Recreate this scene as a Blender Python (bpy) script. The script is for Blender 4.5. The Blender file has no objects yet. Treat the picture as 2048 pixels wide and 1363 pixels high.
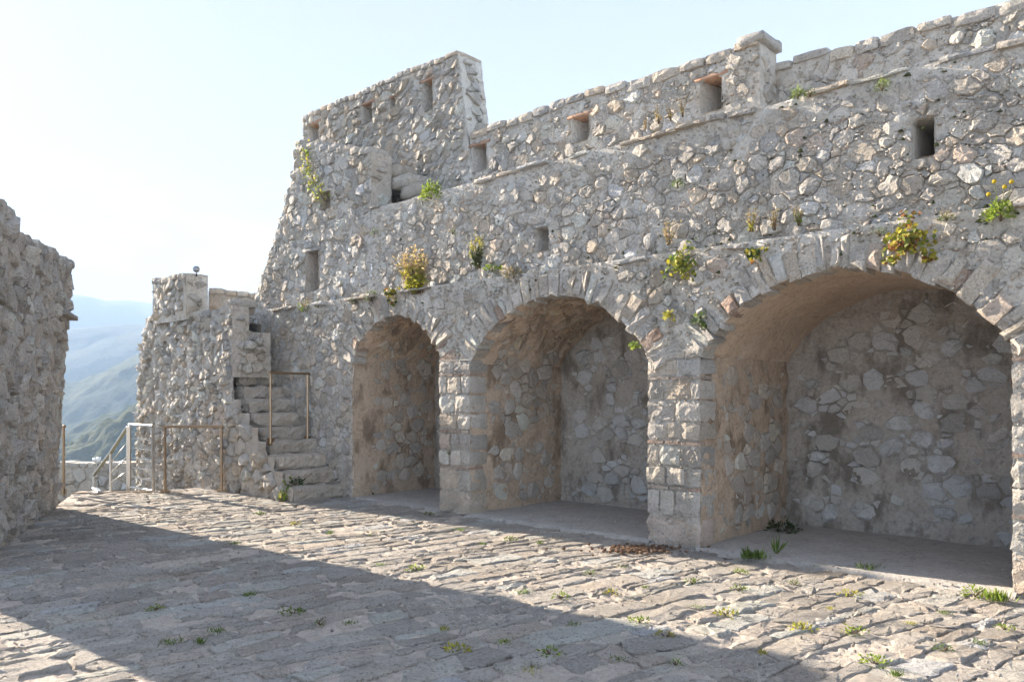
import bpy, math, random
import numpy as np
from mathutils import Vector

S = bpy.context.scene
C = S.collection
R = math.radians

# ------------------------------------------------------------------ camera
FPX, HOR, CAMZ = 1590.0, 790.0, 1.6          # focal length and horizon in photo pixels, eye height in metres
cam = bpy.data.cameras.new('camera'); camo = bpy.data.objects.new('camera', cam); C.objects.link(camo)
camo.location = (0, 0, CAMZ); camo.rotation_euler = (R(90), 0, 0)
cam.sensor_width = 36; cam.lens = FPX / 2048 * 36
cam.shift_y = (HOR - 681.5) / 2048
cam.clip_start = 0.05; cam.clip_end = 30000
S.camera = camo

# ------------------------------------------------------------------ light
SUN_EL, SUN_PHI = R(18.6), R(-39.6)          # elevation; heading in which the light travels
travel = Vector((math.cos(SUN_PHI) * math.cos(SUN_EL), math.sin(SUN_PHI) * math.cos(SUN_EL), -math.sin(SUN_EL)))
sun = bpy.data.lights.new('sun', 'SUN'); suno = bpy.data.objects.new('sun', sun); C.objects.link(suno)
sun.energy = 4.6; sun.angle = R(0.55); sun.color = (1.0, 0.87, 0.71)
suno.rotation_euler = travel.to_track_quat('-Z', 'Y').to_euler(); suno.location = (-30, 30, 40)
W = bpy.data.worlds.new('World'); S.world = W; W.use_nodes = True
wn = W.node_tree; bg = wn.nodes['Background']
sky = wn.nodes.new('ShaderNodeTexSky'); sky.sky_type = 'NISHITA'; sky.sun_disc = False
sky.sun_elevation = SUN_EL; sky.sun_rotation = math.atan2(-travel.x, -travel.y)
sky.altitude = 300; sky.air_density = 1.0; sky.dust_density = 1.0; sky.ozone_density = 1.6
# thin bright cloud veil low over the hills, all round the horizon
tc = wn.nodes.new('ShaderNodeTexCoord')
mp = wn.nodes.new('ShaderNodeMapping'); mp.inputs['Scale'].default_value = (2.2, 2.2, 6.5)
nz = wn.nodes.new('ShaderNodeTexNoise'); nz.inputs['Scale'].default_value = 2.6; nz.inputs['Detail'].default_value = 8; nz.inputs['Roughness'].default_value = 0.55
cr = wn.nodes.new('ShaderNodeMapRange'); cr.inputs[1].default_value = 0.46; cr.inputs[2].default_value = 0.64
sx = wn.nodes.new('ShaderNodeSeparateXYZ')
el = wn.nodes.new('ShaderNodeMapRange'); el.inputs[1].default_value = 0.08; el.inputs[2].default_value = 0.27; el.inputs[3].default_value = 1; el.inputs[4].default_value = 0
ml = wn.nodes.new('ShaderNodeMath'); ml.operation = 'MULTIPLY'
mx = wn.nodes.new('ShaderNodeMix'); mx.data_type = 'RGBA'; mx.inputs[7].default_value = (2.5, 2.45, 2.4, 1)
L = wn.links.new
L(tc.outputs['Generated'], mp.inputs['Vector']); L(mp.outputs[0], nz.inputs['Vector']); L(nz.outputs['Fac'], cr.inputs[0])
L(tc.outputs['Generated'], sx.inputs[0]); L(sx.outputs['Z'], el.inputs[0]); L(cr.outputs[0], ml.inputs[0]); L(el.outputs[0], ml.inputs[1])
m2 = wn.nodes.new('ShaderNodeMath'); m2.operation = 'MULTIPLY'; m2.inputs[1].default_value = 0.7; L(ml.outputs[0], m2.inputs[0])
L(m2.outputs[0], mx.inputs[0]); gm = wn.nodes.new('ShaderNodeGamma'); gm.inputs[1].default_value = 0.17; hs_ = wn.nodes.new('ShaderNodeHueSaturation'); hs_.inputs['Saturation'].default_value = 2.3; hs_.inputs['Hue'].default_value = .54
L(sky.outputs[0], gm.inputs[0]); L(gm.outputs[0], hs_.inputs['Color']); L(hs_.outputs[0], mx.inputs[6]); L(mx.outputs[2], bg.inputs['Color'])
bg.inputs['Strength'].default_value = 0.083
S.view_settings.view_transform = 'Standard'; S.view_settings.look = 'None'; S.view_settings.gamma = 1
S.view_settings.exposure = 3.05
S.render.engine = 'CYCLES'; S.cycles.use_denoising = True
S.cycles.max_bounces = 8; S.cycles.diffuse_bounces = 5; S.cycles.glossy_bounces = 2; S.cycles.transmission_bounces = 2; S.cycles.volume_bounces = 1

# ------------------------------------------------------------------ helpers: noise, meshes, things
rng = np.random.default_rng(7); random.seed(7)

def _hash(i, j, k, seed):
    h = (i * 374761393 + j * 668265263 + k * 2147483647 + seed * 974634733) & 0xFFFFFFFF
    h = ((h ^ (h >> 13)) * 1274126177) & 0xFFFFFFFF
    h = ((h ^ (h >> 16)) * 2246822519) & 0xFFFFFFFF
    return ((h ^ (h >> 15)) & 0xFFFF) / 32767.5 - 1.0
def vnoise(P, seed=0):
    P = np.asarray(P, float); F = np.floor(P).astype(np.int64); t = P - F; t = t * t * t * (t * (t * 6 - 15) + 10)
    r = 0
    for dx in (0, 1):
        for dy in (0, 1):
            for dz in (0, 1):
                w = (t[..., 0] if dx else 1 - t[..., 0]) * (t[..., 1] if dy else 1 - t[..., 1]) * (t[..., 2] if dz else 1 - t[..., 2])
                r = r + w * _hash(F[..., 0] + dx, F[..., 1] + dy, F[..., 2] + dz, seed)
    return r
def fbm(P, octv=4, seed=0, gain=0.5):
    P = np.asarray(P, float); a, r, n = 1.0, 0, 0
    for o in range(octv):
        r = r + a * vnoise(P * (2.03 ** o) + o * 17.3, seed + o); n += a; a *= gain
    return r / n
def p3(a, b, c=0.0):
    a = np.asarray(a, float); return np.stack([a, np.broadcast_to(b, a.shape), np.broadcast_to(c, a.shape)], -1)

def mesh_obj(name, V, F, mat, parent=None, smooth=True, tint=None, origin=None, kind=None):
    V = np.asarray(V, float)
    base = np.array(parent.location) if parent is not None else np.zeros(3)
    if parent is not None and parent.parent is not None: base = base + np.array(parent.parent.location)
    if origin is None: origin = base
    origin = np.asarray(origin, float)
    me = bpy.data.meshes.new(name); me.from_pydata((V - origin).tolist(), [], F if isinstance(F, list) else F.tolist())
    if smooth: me.polygons.foreach_set('use_smooth', np.ones(len(me.polygons), bool))
    if tint is not None:
        at = me.color_attributes.new('tint', 'FLOAT_COLOR', 'POINT')
        t = np.ones((len(V), 4)); t[:, :3] = tint
        at.data.foreach_set('color', t.ravel())
    me.materials.append(M[mat] if isinstance(mat, str) else mat)
    me.update()
    o = bpy.data.objects.new(name, me); C.objects.link(o); o.location = (origin - base).tolist()
    if parent is not None: o.parent = parent
    if kind: o['kind'] = kind
    return o
def thing(name, label, cat, loc=(0, 0, 0), group=None):
    o = bpy.data.objects.new(name, None); C.objects.link(o); o.location = tuple(map(float, loc)); o.empty_display_size = .2
    o['label'] = label; o['category'] = cat
    if group: o['group'] = group
    return o

# ------------------------------------------------------------------ materials
M = {}
def nodes_of(name):
    m = bpy.data.materials.new(name); m.use_nodes = True; M[name] = m
    nt = m.node_tree; return m, nt, nt.nodes['Principled BSDF']
def N(nt, t, **kw):
    n = nt.nodes.new(t)
    for k, v in kw.items():
        if k.startswith('i_'):
            key = k[2:]; n.inputs[int(key) if key.isdigit() else key].default_value = v
        else: setattr(n, k, v)
    return n
def wpos(nt, scale=(1, 1, 1)):
    g = N(nt, 'ShaderNodeNewGeometry'); m = N(nt, 'ShaderNodeMapping'); m.inputs['Scale'].default_value = scale
    nt.links.new(g.outputs['Position'], m.inputs['Vector']); return m.outputs[0]
def noise(nt, vec, scale, detail=5, rough=.6):
    n = N(nt, 'ShaderNodeTexNoise'); n.inputs['Scale'].default_value = scale; n.inputs['Detail'].default_value = detail; n.inputs['Roughness'].default_value = rough
    nt.links.new(vec, n.inputs['Vector']); return n.outputs['Fac']
def remap(nt, v, a, b, c=0., d=1.):
    n = N(nt, 'ShaderNodeMapRange'); nt.links.new(v, n.inputs[0])
    for i, x in enumerate((a, b, c, d)): n.inputs[i + 1].default_value = x
    return n.outputs[0]
def mixc(nt, f, A, B, mode='MIX'):
    n = N(nt, 'ShaderNodeMix', data_type='RGBA', blend_type=mode)
    for s, v in ((0, f), (6, A), (7, B)):
        if isinstance(v, (int, float)): n.inputs[s].default_value = v
        elif isinstance(v, tuple): n.inputs[s].default_value = (*v, 1)
        else: nt.links.new(v, n.inputs[s])
    return n.outputs[2]
def bumps(nt, bs, pairs):
    prev = None
    for h, st, d in pairs:
        b = N(nt, 'ShaderNodeBump'); b.inputs['Strength'].default_value = st; b.inputs['Distance'].default_value = d
        nt.links.new(h, b.inputs['Height'])
        if prev: nt.links.new(prev, b.inputs['Normal'])
        prev = b.outputs[0]
    nt.links.new(prev, bs.inputs['Normal'])

def stone_material(name, dark=.55, rough=.92, bump=1.0, lichen=.35, warm=None):
    m, nt, bs = nodes_of(name); v = wpos(nt)
    at = N(nt, 'ShaderNodeAttribute', attribute_name='tint').outputs['Color']
    n1 = noise(nt, v, 9, 6, .65); n2 = noise(nt, v, 48, 5, .7); n3 = noise(nt, v, 2.3, 4, .6); n4 = noise(nt, v, 150, 3, .7)
    c = mixc(nt, remap(nt, n1, .35, .72, 0, .45), at, (.50, .47, .43))
    c = mixc(nt, remap(nt, n2, .5, .72, 0, .75), c, (.74, .715, .67))
    c = mixc(nt, remap(nt, n3, .50, .70, 0, lichen), c, (.36, .345, .30))
    n5 = noise(nt, v, 24, 4, .8)
    c = mixc(nt, remap(nt, n5, .44, .33, 0, dark), c, (.22, .20, .175))
    c = mixc(nt, remap(nt, n2, .44, .33, 0, dark), c, (.24, .22, .195))
    if name != 'niche_stone':
        c = mixc(nt, remap(nt, noise(nt, v, .9, 5, .65), .48, .66, 0, .55), c, (.80, .745, .67), 'MULTIPLY')
        c = mixc(nt, remap(nt, noise(nt, wpos(nt, (3, 3, .5)), 1.1, 5, .6), .56, .72, 0, .6), c, (.62, .60, .56), 'MULTIPLY')
    if warm: c = mixc(nt, remap(nt, noise(nt, v, 1.6, 4, .6), .35, .65, .1, .9), c, warm, 'MULTIPLY')
    nt.links.new(c, bs.inputs['Base Color']); bs.inputs['Roughness'].default_value = rough; bs.inputs['Specular IOR Level'].default_value = .2
    bumps(nt, bs, ((n1, .9 * bump, .05), (n5, .8 * bump, .028), (n2, .9 * bump, .016), (n4, .6 * bump, .006)))
stone_material('stone')
stone_material('stone_shade_side', dark=.6, lichen=.5)
stone_material('niche_stone', dark=.25, lichen=0.)
stone_material('paving', dark=.8, lichen=.1, bump=1.9)

def mortar_material(name, c1, c2, c3, bump=1.0, streak=False):
    m, nt, bs = nodes_of(name); v = wpos(nt)
    n1 = noise(nt, v, 3.2, 6, .62); n2 = noise(nt, v, 22, 6, .7); n3 = noise(nt, v, 85, 4, .75)
    c = mixc(nt, remap(nt, n1, .35, .68), c1, c2)
    c = mixc(nt, remap(nt, n2, .42, .70, 0, .8), c, c3)
    n5 = noise(nt, v, 11, 5, .75)
    c = mixc(nt, remap(nt, n5, .45, .33, 0, .55), c, tuple(x * .5 for x in c1))
    c = mixc(nt, remap(nt, n3, .45, .33, 0, .65), c, tuple(x * .42 for x in c1))
    if name.startswith('mortar'):
        c = mixc(nt, remap(nt, noise(nt, v, .9, 5, .65), .48, .66, 0, .55), c, (.80, .745, .67), 'MULTIPLY')
        c = mixc(nt, remap(nt, noise(nt, wpos(nt, (3, 3, .5)), 1.1, 5, .6), .56, .72, 0, .6), c, (.62, .60, .56), 'MULTIPLY')
    if streak:
        s = noise(nt, wpos(nt, (1.5, 1.5, .8)), 2.2, 7, .65)
        c = mixc(nt, remap(nt, s, .5, .62, 0, .8), c, tuple(x * .42 for x in c2))
    nt.links.new(c, bs.inputs['Base Color']); bs.inputs['Roughness'].default_value = .95; bs.inputs['Specular IOR Level'].default_value = .15
    bumps(nt, bs, ((n1, .5 * bump, .05), (n5, .7 * bump, .03), (n2, .9 * bump, .02), (n3, .8 * bump, .008)))
mortar_material('mortar', (.63, .59, .53), (.54, .505, .45), (.70, .67, .62))
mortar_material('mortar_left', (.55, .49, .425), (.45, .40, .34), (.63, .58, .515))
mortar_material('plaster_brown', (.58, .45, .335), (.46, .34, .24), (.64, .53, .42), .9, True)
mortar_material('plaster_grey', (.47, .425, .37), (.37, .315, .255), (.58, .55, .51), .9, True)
mortar_material('vault_plaster', (.66, .52, .39), (.53, .39, .275), (.70, .58, .46), .9)
mortar_material('paving_bed', (.57, .50, .425), (.49, .425, .36), (.65, .59, .52), 1.2)
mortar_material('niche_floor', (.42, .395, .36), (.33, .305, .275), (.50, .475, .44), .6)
mortar_material('earth', (.22, .13, .08), (.17, .10, .06), (.30, .20, .13), 1.2)
mortar_material('brick', (.46, .27, .18), (.40, .24, .17), (.52, .38, .29), .8)
mortar_material('far_ground', (.10, .095, .06), (.07, .075, .045), (.13, .12, .08), 1.0)

def metal_material(name, col, rough, metal=1.0):
    m, nt, bs = nodes_of(name); v = wpos(nt, (1, 1, .2))
    n = noise(nt, v, 60, 4, .6)
    nt.links.new(mixc(nt, remap(nt, n, .3, .7), tuple(x * .8 for x in col), col), bs.inputs['Base Color'])
    bs.inputs['Metallic'].default_value = metal
    nt.links.new(remap(nt, n, .3, .7, rough * .8, rough * 1.2), bs.inputs['Roughness'])
metal_material('bronze_steel', (.40, .29, .19), .42)
metal_material('steel', (.60, .58, .54), .32)
metal_material('lamp_white', (.75, .75, .73), .4, 0)
metal_material('lamp_dark', (.05, .05, .05), .4, 0)
metal_material('lamp_glass', (.35, .36, .38), .12, .6)

def leaf_material(name):
    m, nt, bs = nodes_of(name)
    at = N(nt, 'ShaderNodeAttribute', attribute_name='tint').outputs['Color']
    c = mixc(nt, remap(nt, noise(nt, wpos(nt), 30, 3), .3, .7, 0, .5), at, (.05, .07, .015))
    nt.links.new(c, bs.inputs['Base Color']); bs.inputs['Roughness'].default_value = .6; bs.inputs['Specular IOR Level'].default_value = .25
    tr = N(nt, 'ShaderNodeBsdfTranslucent'); nt.links.new(c, tr.inputs['Color'])
    mxs = N(nt, 'ShaderNodeMixShader'); mxs.inputs[0].default_value = .4
    nt.links.new(bs.outputs[0], mxs.inputs[1]); nt.links.new(tr.outputs[0], mxs.inputs[2])
    nt.links.new(mxs.outputs[0], nt.nodes['Material Output'].inputs['Surface'])
leaf_material('leaf')
m, nt, bs = nodes_of('wood_stem'); bs.inputs['Base Color'].default_value = (.10, .065, .035, 1); bs.inputs['Roughness'].default_value = .9
m, nt, bs = nodes_of('moss'); bs.inputs['Roughness'].default_value = 1
nt.links.new(mixc(nt, noise(nt, wpos(nt), 40, 4), (.03, .045, .012), (.10, .115, .035)), bs.inputs['Base Color'])
bumps(nt, bs, ((noise(nt, wpos(nt), 160, 4), 1, .02),))
m, nt, bs = nodes_of('forest'); bs.inputs['Roughness'].default_value = 1; bs.inputs['Specular IOR Level'].default_value = .05
v = wpos(nt)
c = mixc(nt, remap(nt, noise(nt, v, .09, 6, .7), .35, .65), (.02, .034, .012), (.06, .075, .028))
c = mixc(nt, remap(nt, noise(nt, v, .008, 4, .6), .52, .68, 0, .5), c, (.12, .12, .07))
nt.links.new(c, bs.inputs['Base Color'])
bumps(nt, bs, ((noise(nt, v, .12, 6, .7), 1, 6.0),))

# ------------------------------------------------------------------ frames
# facade plane: coordinates a (to the right along the wall), b (up), h (out of the wall, to the courtyard)
AX = np.array([.733, -.680, 0.]); NX = np.array([.680, .733, 0.]); UP = np.array([0, 0, 1.]); P2 = np.array([1.73, 8.42, 0.])
def plane(O, ax, lean=0.0):
    O = np.asarray(O, float); ax = np.asarray(ax, float); ax = ax / np.linalg.norm(ax); hx = np.cross(ax, UP)
    def f(a, b, h):
        a, b, h = np.broadcast_arrays(np.asarray(a, float), np.asarray(b, float), np.asarray(h, float))
        return O + a[..., None] * ax + b[..., None] * UP + (h + lean * b)[..., None] * hx
    return f
def polyline(pts, smooth_r=.35):
    P = np.array(pts, float); d = np.r_[0, np.cumsum(np.linalg.norm(np.diff(P, axis=0), axis=1))]
    t = np.linspace(0, d[-1], 240); Q = np.stack([np.interp(t, d, P[:, i]) for i in (0, 1)], -1)
    k = max(1, int(smooth_r / (t[1] - t[0])))
    Qp = np.concatenate([Q[0] + (Q[1] - Q[0]) * np.arange(-k, 0)[:, None], Q, Q[-1] + (Q[-1] - Q[-2]) * np.arange(1, k + 1)[:, None]])
    ker = np.ones(2 * k + 1) / (2 * k + 1)
    Q = np.stack([np.convolve(Qp[:, i], ker, 'valid') for i in (0, 1)], -1)
    T = np.gradient(Q, axis=0); T /= np.linalg.norm(T, axis=1)[:, None]
    def f(a, b, h):
        a, b, h = np.broadcast_arrays(np.asarray(a, float), np.asarray(b, float), np.asarray(h, float))
        q = np.stack([np.interp(a, t, Q[:, i]) for i in (0, 1)], -1); tt = np.stack([np.interp(a, t, T[:, i]) for i in (0, 1)], -1)
        ex = np.clip(a - d[-1], 0, None) + np.clip(a, None, 0)
        q = q + tt * ex[..., None]
        return np.stack([q[..., 0] + h * tt[..., 1], q[..., 1] - h * tt[..., 0], b], -1)
    f.length = d[-1]; return f
def fac(off): return plane(P2 + NX * off, AX)           # planes parallel to the facade, set back by off
def side(a, off): return plane(P2 + AX * a + NX * off, NX)   # planes facing along +AX, a' running into the wall
def px_on_facade(px, py, off=0.0):
    O = P2 + NX * off; t = (px - 1024) / FPX
    a = (t * O[1] - O[0]) / (AX[0] - t * AX[1]); D = O[1] + a * AX[1]
    return a, CAMZ + (HOR - py) / FPX * D, D
def px_ground(px, py, z=0.0):
    D = FPX * (CAMZ - z) / (py - HOR); return np.array([(px - 1024) / FPX * D, D, z])
def project(P):
    P = np.asarray(P, float); D = np.maximum(P[..., 1], .05)
    return 1024 + P[..., 0] / D * FPX, HOR - (P[..., 2] - CAMZ) / D * FPX, P[..., 1]

# ------------------------------------------------------------------ signed distances in wall coordinates (positive = wall)
def s_and(*fs): return lambda a, b: np.minimum.reduce([f(a, b) for f in fs])
def s_box_hole(a0, a1, b0, b1):
    def f(a, b):
        dx = np.abs(a - (a0 + a1) / 2) - (a1 - a0) / 2; dy = np.abs(b - (b0 + b1) / 2) - (b1 - b0) / 2
        return np.hypot(np.maximum(dx, 0), np.maximum(dy, 0)) + np.minimum(np.maximum(dx, dy), 0)
    return f
def s_line(a0, b0, a1, b1):          # inside is to the right of the direction (a0,b0)->(a1,b1)
    n = np.array([b1 - b0, -(a1 - a0)]); n = n / np.linalg.norm(n)
    return lambda a, b: (a - a0) * n[0] + (b - b0) * n[1]
def s_top(xs, ys): return lambda a, b: np.interp(a, xs, ys) - b
def s_rect(a0, a1, b0, b1): return lambda a, b: np.minimum.reduce([a - a0, a1 - a, b - b0, b1 - b])
class Arch:
    def __init__(s, c, hw, apex, spring, depth):
        s.c, s.hw, s.apex, s.spring, s.depth = c, hw, apex, spring, depth
        rise = apex - spring; s.R = (hw * hw + rise * rise) / (2 * rise); s.cz = apex - s.R; s.ang = math.asin(min(1, hw / s.R))
    def sd(s, a, b, ring=0.0, slab=0.0):
        hw = s.hw + slab
        disc = np.hypot(a - s.c, b - s.cz) - s.R - ring
        up = np.maximum(np.abs(a - s.c) - (s.hw + ring), disc)
        return np.where(b < s.spring, np.abs(a - s.c) - hw, up)

def push_inside(a, b, sdf, margin, it=5):
    a = np.array(a, float); b = np.array(b, float); e = 1e-3
    for _ in range(it):
        d = sdf(a, b); bad = d < margin
        if not bad.any(): break
        ga = (sdf(a + e, b) - sdf(a - e, b)) / (2 * e); gb = (sdf(a, b + e) - sdf(a, b - e)) / (2 * e)
        g2 = np.maximum(ga * ga + gb * gb, .05); st = np.where(bad, (margin - d) / g2, 0)
        a += ga * st; b += gb * st
    return a, b

# ------------------------------------------------------------------ mortar sheets
def sheet(name, mapf, bounds, res, mat, parent, sdf=None, amp=.02, freq=6., seed=0, h0=-.004, kind=None, hfun=None, pit=.014):
    a0, a1, b0, b1 = bounds; na = max(2, int((a1 - a0) / res) + 1); nb = max(2, int((b1 - b0) / res) + 1)
    A, B = np.meshgrid(np.linspace(a0, a1, na), np.linspace(b0, b1, nb), indexing='ij')
    keep = np.ones((na - 1, nb - 1), bool)
    if sdf is not None:
        d = sdf(A, B) > 0
        keep = d[:-1, :-1] | d[1:, :-1] | d[:-1, 1:] | d[1:, 1:]
        A, B = push_inside(A, B, sdf, 0.0)
    P0 = mapf(A, B, 0.0)
    h = h0 + amp * (fbm(P0 * freq, 4, seed, .6) * 1.3 + .5 * fbm(P0 * freq * .35, 2, seed + 9)) - pit * np.maximum(0, vnoise(P0 * 26, seed + 4) + .35 * vnoise(P0 * 55, seed + 6)) ** 1.2
    if hfun is not None: h = h + hfun(A, B)
    P = mapf(A, B, h)
    I = np.arange(na * nb).reshape(na, nb)
    F = np.stack([I[:-1, :-1], I[1:, :-1], I[1:, 1:], I[:-1, 1:]], -1)[keep]
    used = np.zeros(na * nb, bool); used[F.ravel()] = True; rm = np.cumsum(used) - 1
    return mesh_obj(name, P.reshape(-1, 3)[used], rm[F], mat, parent, kind=kind)

# ------------------------------------------------------------------ stones
GREY = np.array([(.47, .455, .43), (.40, .39, .375), (.54, .525, .495), (.36, .355, .35), (.45, .415, .365), (.43, .375, .31), (.48, .405, .35), (.33, .34, .35), (.60, .585, .56), (.39, .36, .32)]) * 1.46 * np.array((1.05, 1.0, .935))
GW = np.array([20, 18, 16, 10, 11, 8, 4, 5, 5, 8.]); GW /= GW.sum()
def pick_tint(r, pal=GREY, w=GW):
    return np.clip(pal[r.choice(len(pal), p=w)] * r.uniform(.74, 1.14), .04, .78)
def chaikin(P):
    Q = np.roll(P, -1, 0); return np.stack([.9 * P + .1 * Q, .1 * P + .9 * Q], 1).reshape(-1, 2)
def resample(P, n):
    Q = np.vstack([P, P[:1]]); d = np.r_[0, np.cumsum(np.linalg.norm(np.diff(Q, axis=0), axis=1))]
    t = np.linspace(0, d[-1], n, endpoint=False); return np.stack([np.interp(t, d, Q[:, i]) for i in (0, 1)], -1)
def stone_from_poly(poly, mapf, r, hp, depth, n=10, rough=.25, tilt=.12, jit=.05, smooth=True, top=.80, sdf=None):
    if n <= 12 and len(poly) < 8:                      # keep the corners: angular rubble
        mid = .5 * (poly + np.roll(poly, -1, 0)) ; P = np.stack([poly, mid], 1).reshape(-1, 2); n = len(P)
    else: P = resample(chaikin(poly) if smooth else poly, n)
    c = P.mean(0); D = P - c; rad = np.linalg.norm(D, axis=1).mean()
    D = D * (1 + r.normal(0, jit, (n, 1)))
    tx, ty = r.normal(0, tilt, 2)
    rings = [(1.03, -depth, 0), (1.0, .2 * hp, .25), (top + r.uniform(-.12, .12), hp, 1)]
    V = []
    for s, h, k in rings:
        q = D * s * (1 + r.normal(0, .09 * k, (n, 1)))
        hh = h + (q[:, 0] * tx + q[:, 1] * ty) * (k if h > 0 else 0) + r.normal(0, rough, n) * abs(hp) * k * .6
        V.append(np.column_stack([c + q, hh]))
    V.append(np.array([[c[0] + r.normal(0, .12) * rad, c[1] + r.normal(0, .12) * rad, hp * (1.0 + r.uniform(-.25, .45))]]))
    V = np.vstack(V)
    if sdf is not None: V[:, 0], V[:, 1] = push_inside(V[:, 0], V[:, 1], sdf, -.012, 2)
    F = []
    for k in range(2):
        for i in range(n):
            j = (i + 1) % n; F.append((k * n + i, k * n + j, (k + 1) * n + j, (k + 1) * n + i))
    F += [(2 * n + i, 2 * n + (i + 1) % n, 3 * n) for i in range(n)]
    return mapf(V[:, 0], V[:, 1], V[:, 2]), F
def poly_area(P): x, y = P[:, 0], P[:, 1]; return .5 * abs(np.dot(x, np.roll(y, -1)) - np.dot(y, np.roll(x, -1)))
def clip(P, nx, ny, c):             # keep nx*x+ny*y <= c
    out = []; m = len(P); s = [nx * p[0] + ny * p[1] - c for p in P]
    for i in range(m):
        j = (i + 1) % m
        if s[i] <= 0: out.append(P[i])
        if (s[i] < 0) != (s[j] < 0) and s[i] != s[j]:
            t = s[i] / (s[i] - s[j]); out.append((P[i][0] + t * (P[j][0] - P[i][0]), P[i][1] + t * (P[j][1] - P[i][1])))
    return out
def rubble_cells(bounds, r, rmin, rmax, aspect, sdf, power=2.0, slant=0.0, warp=.06):
    """Power-diagram cells of seeds of mixed size, wider than tall."""
    a0, a1, b0, b1 = bounds; area = (a1 - a0) * (b1 - b0); seeds = []; cell = rmax * 2; grid = {}
    def near(x, y, k=1):
        gx, gy = int(x // cell), int(y // cell)
        for i in range(gx - k, gx + k + 1):
            for j in range(gy - k, gy + k + 1):
                yield from grid.get((i, j), ())
    tries = int(area * aspect / (rmin * rmin) * 2.8)
    radii = np.sort(rmin + (rmax - rmin) * r.random(tries) ** power)[::-1]
    XA = r.uniform(a0 - rmax, a1 + rmax, tries); XB = r.uniform((b0 - rmax) * aspect, (b1 + rmax) * aspect, tries)
    ok = sdf(XA, XB / aspect) > -.01
    for x, y, q in zip(XA[ok], XB[ok], radii[ok]):
        if all((x - s[0]) ** 2 + (y - s[1]) ** 2 > (.88 * (q + s[2])) ** 2 for s in near(x, y)):
            seeds.append((x, y, q)); grid.setdefault((int(x // cell), int(y // cell)), []).append(seeds[-1])
    cells = []
    for x, y, q in seeds:
        ang = np.linspace(0, 2 * math.pi, 10, endpoint=False) + r.random()
        P = [(x + 3.0 * q * math.cos(t), y + 3.0 * q * math.sin(t)) for t in ang]
        for s in near(x, y, 1):
            if s[0] == x and s[1] == y: continue
            dx, dy = s[0] - x, s[1] - y; dd = dx * dx + dy * dy
            if dd > (3.6 * rmax) ** 2: continue
            t = (dd + q * q - s[2] * s[2]) / (2 * dd)
            P = clip(P, dx, dy, dx * (x + t * dx) + dy * (y + t * dy))
            if len(P) < 3: break
        if len(P) >= 3:
            P = np.array(P); P[:, 1] /= aspect
            if len(P) > 7: P = resample(P, 7)
            if slant: P[:, 1] += (P[:, 0] - x) * slant
            cells.append(P)
    if cells:
        A_ = np.vstack(cells); q_ = p3(A_[:, 0] * 4.5, A_[:, 1] * 4.5); A_ = A_ + warp * np.stack([fbm(q_, 2, 901), fbm(q_, 2, 907)], -1)
        cells = np.split(A_, np.cumsum([len(c) for c in cells])[:-1])
    return cells
def chips(name, parent, mapf, bounds, sdf, per_m2, seed, size=(.012, .032), hp=(.004, .018), mat='stone', tint=None):
    """Small packing stones pressed into the mortar, all in one mesh."""
    r = np.random.default_rng(seed); a0, a1, b0, b1 = bounds; n = int((a1 - a0) * (b1 - b0) * per_m2)
    a = r.uniform(a0, a1, n); b = r.uniform(b0, b1, n); k = sdf(a, b) > .02; a, b = a[k], b[k]; n = len(a)
    if n == 0: return
    ang = (np.arange(6) * math.pi / 3)[None] + r.uniform(0, 6, (n, 1)) + r.normal(0, .2, (n, 6)); sz = r.uniform(*size, (n, 1)) * r.uniform(.6, 1.25, (n, 6))
    asp = r.uniform(.55, 1, (n, 1)); h = r.uniform(*hp, (n, 1))
    A = np.concatenate([a[:, None] + np.cos(ang) * sz, a[:, None] + np.cos(ang) * sz * .6, a[:, None] + r.normal(0, .003, (n, 1))], 1)
    B = np.concatenate([b[:, None] + np.sin(ang) * sz * asp, b[:, None] + np.sin(ang) * sz * asp * .6, b[:, None] + r.normal(0, .003, (n, 1))], 1)
    H = np.concatenate([np.full((n, 6), -.03), h * r.uniform(.5, 1.1, (n, 6)), h * 1.15], 1)
    V = mapf(A, B, H).reshape(-1, 3); i = np.arange(6); j = (i + 1) % 6
    q = np.stack([i, j, j + 6, i + 6], -1); t3 = np.stack([i + 6, j + 6, np.full(6, 12)], -1); off = (np.arange(n) * 13)[:, None, None]
    F = (q[None] + off).reshape(-1, 4).tolist() + (t3[None] + off).reshape(-1, 3).tolist()
    pal = GREY[r.choice(len(GREY), n, p=GW)] * r.uniform(.7, 1.15, (n, 1))
    if tint is not None: pal = pal * tint
    mesh_obj(name, V, F, mat, parent, smooth=False, tint=np.repeat(np.clip(pal, .03, .8), 13, 0), kind='stuff')
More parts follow.
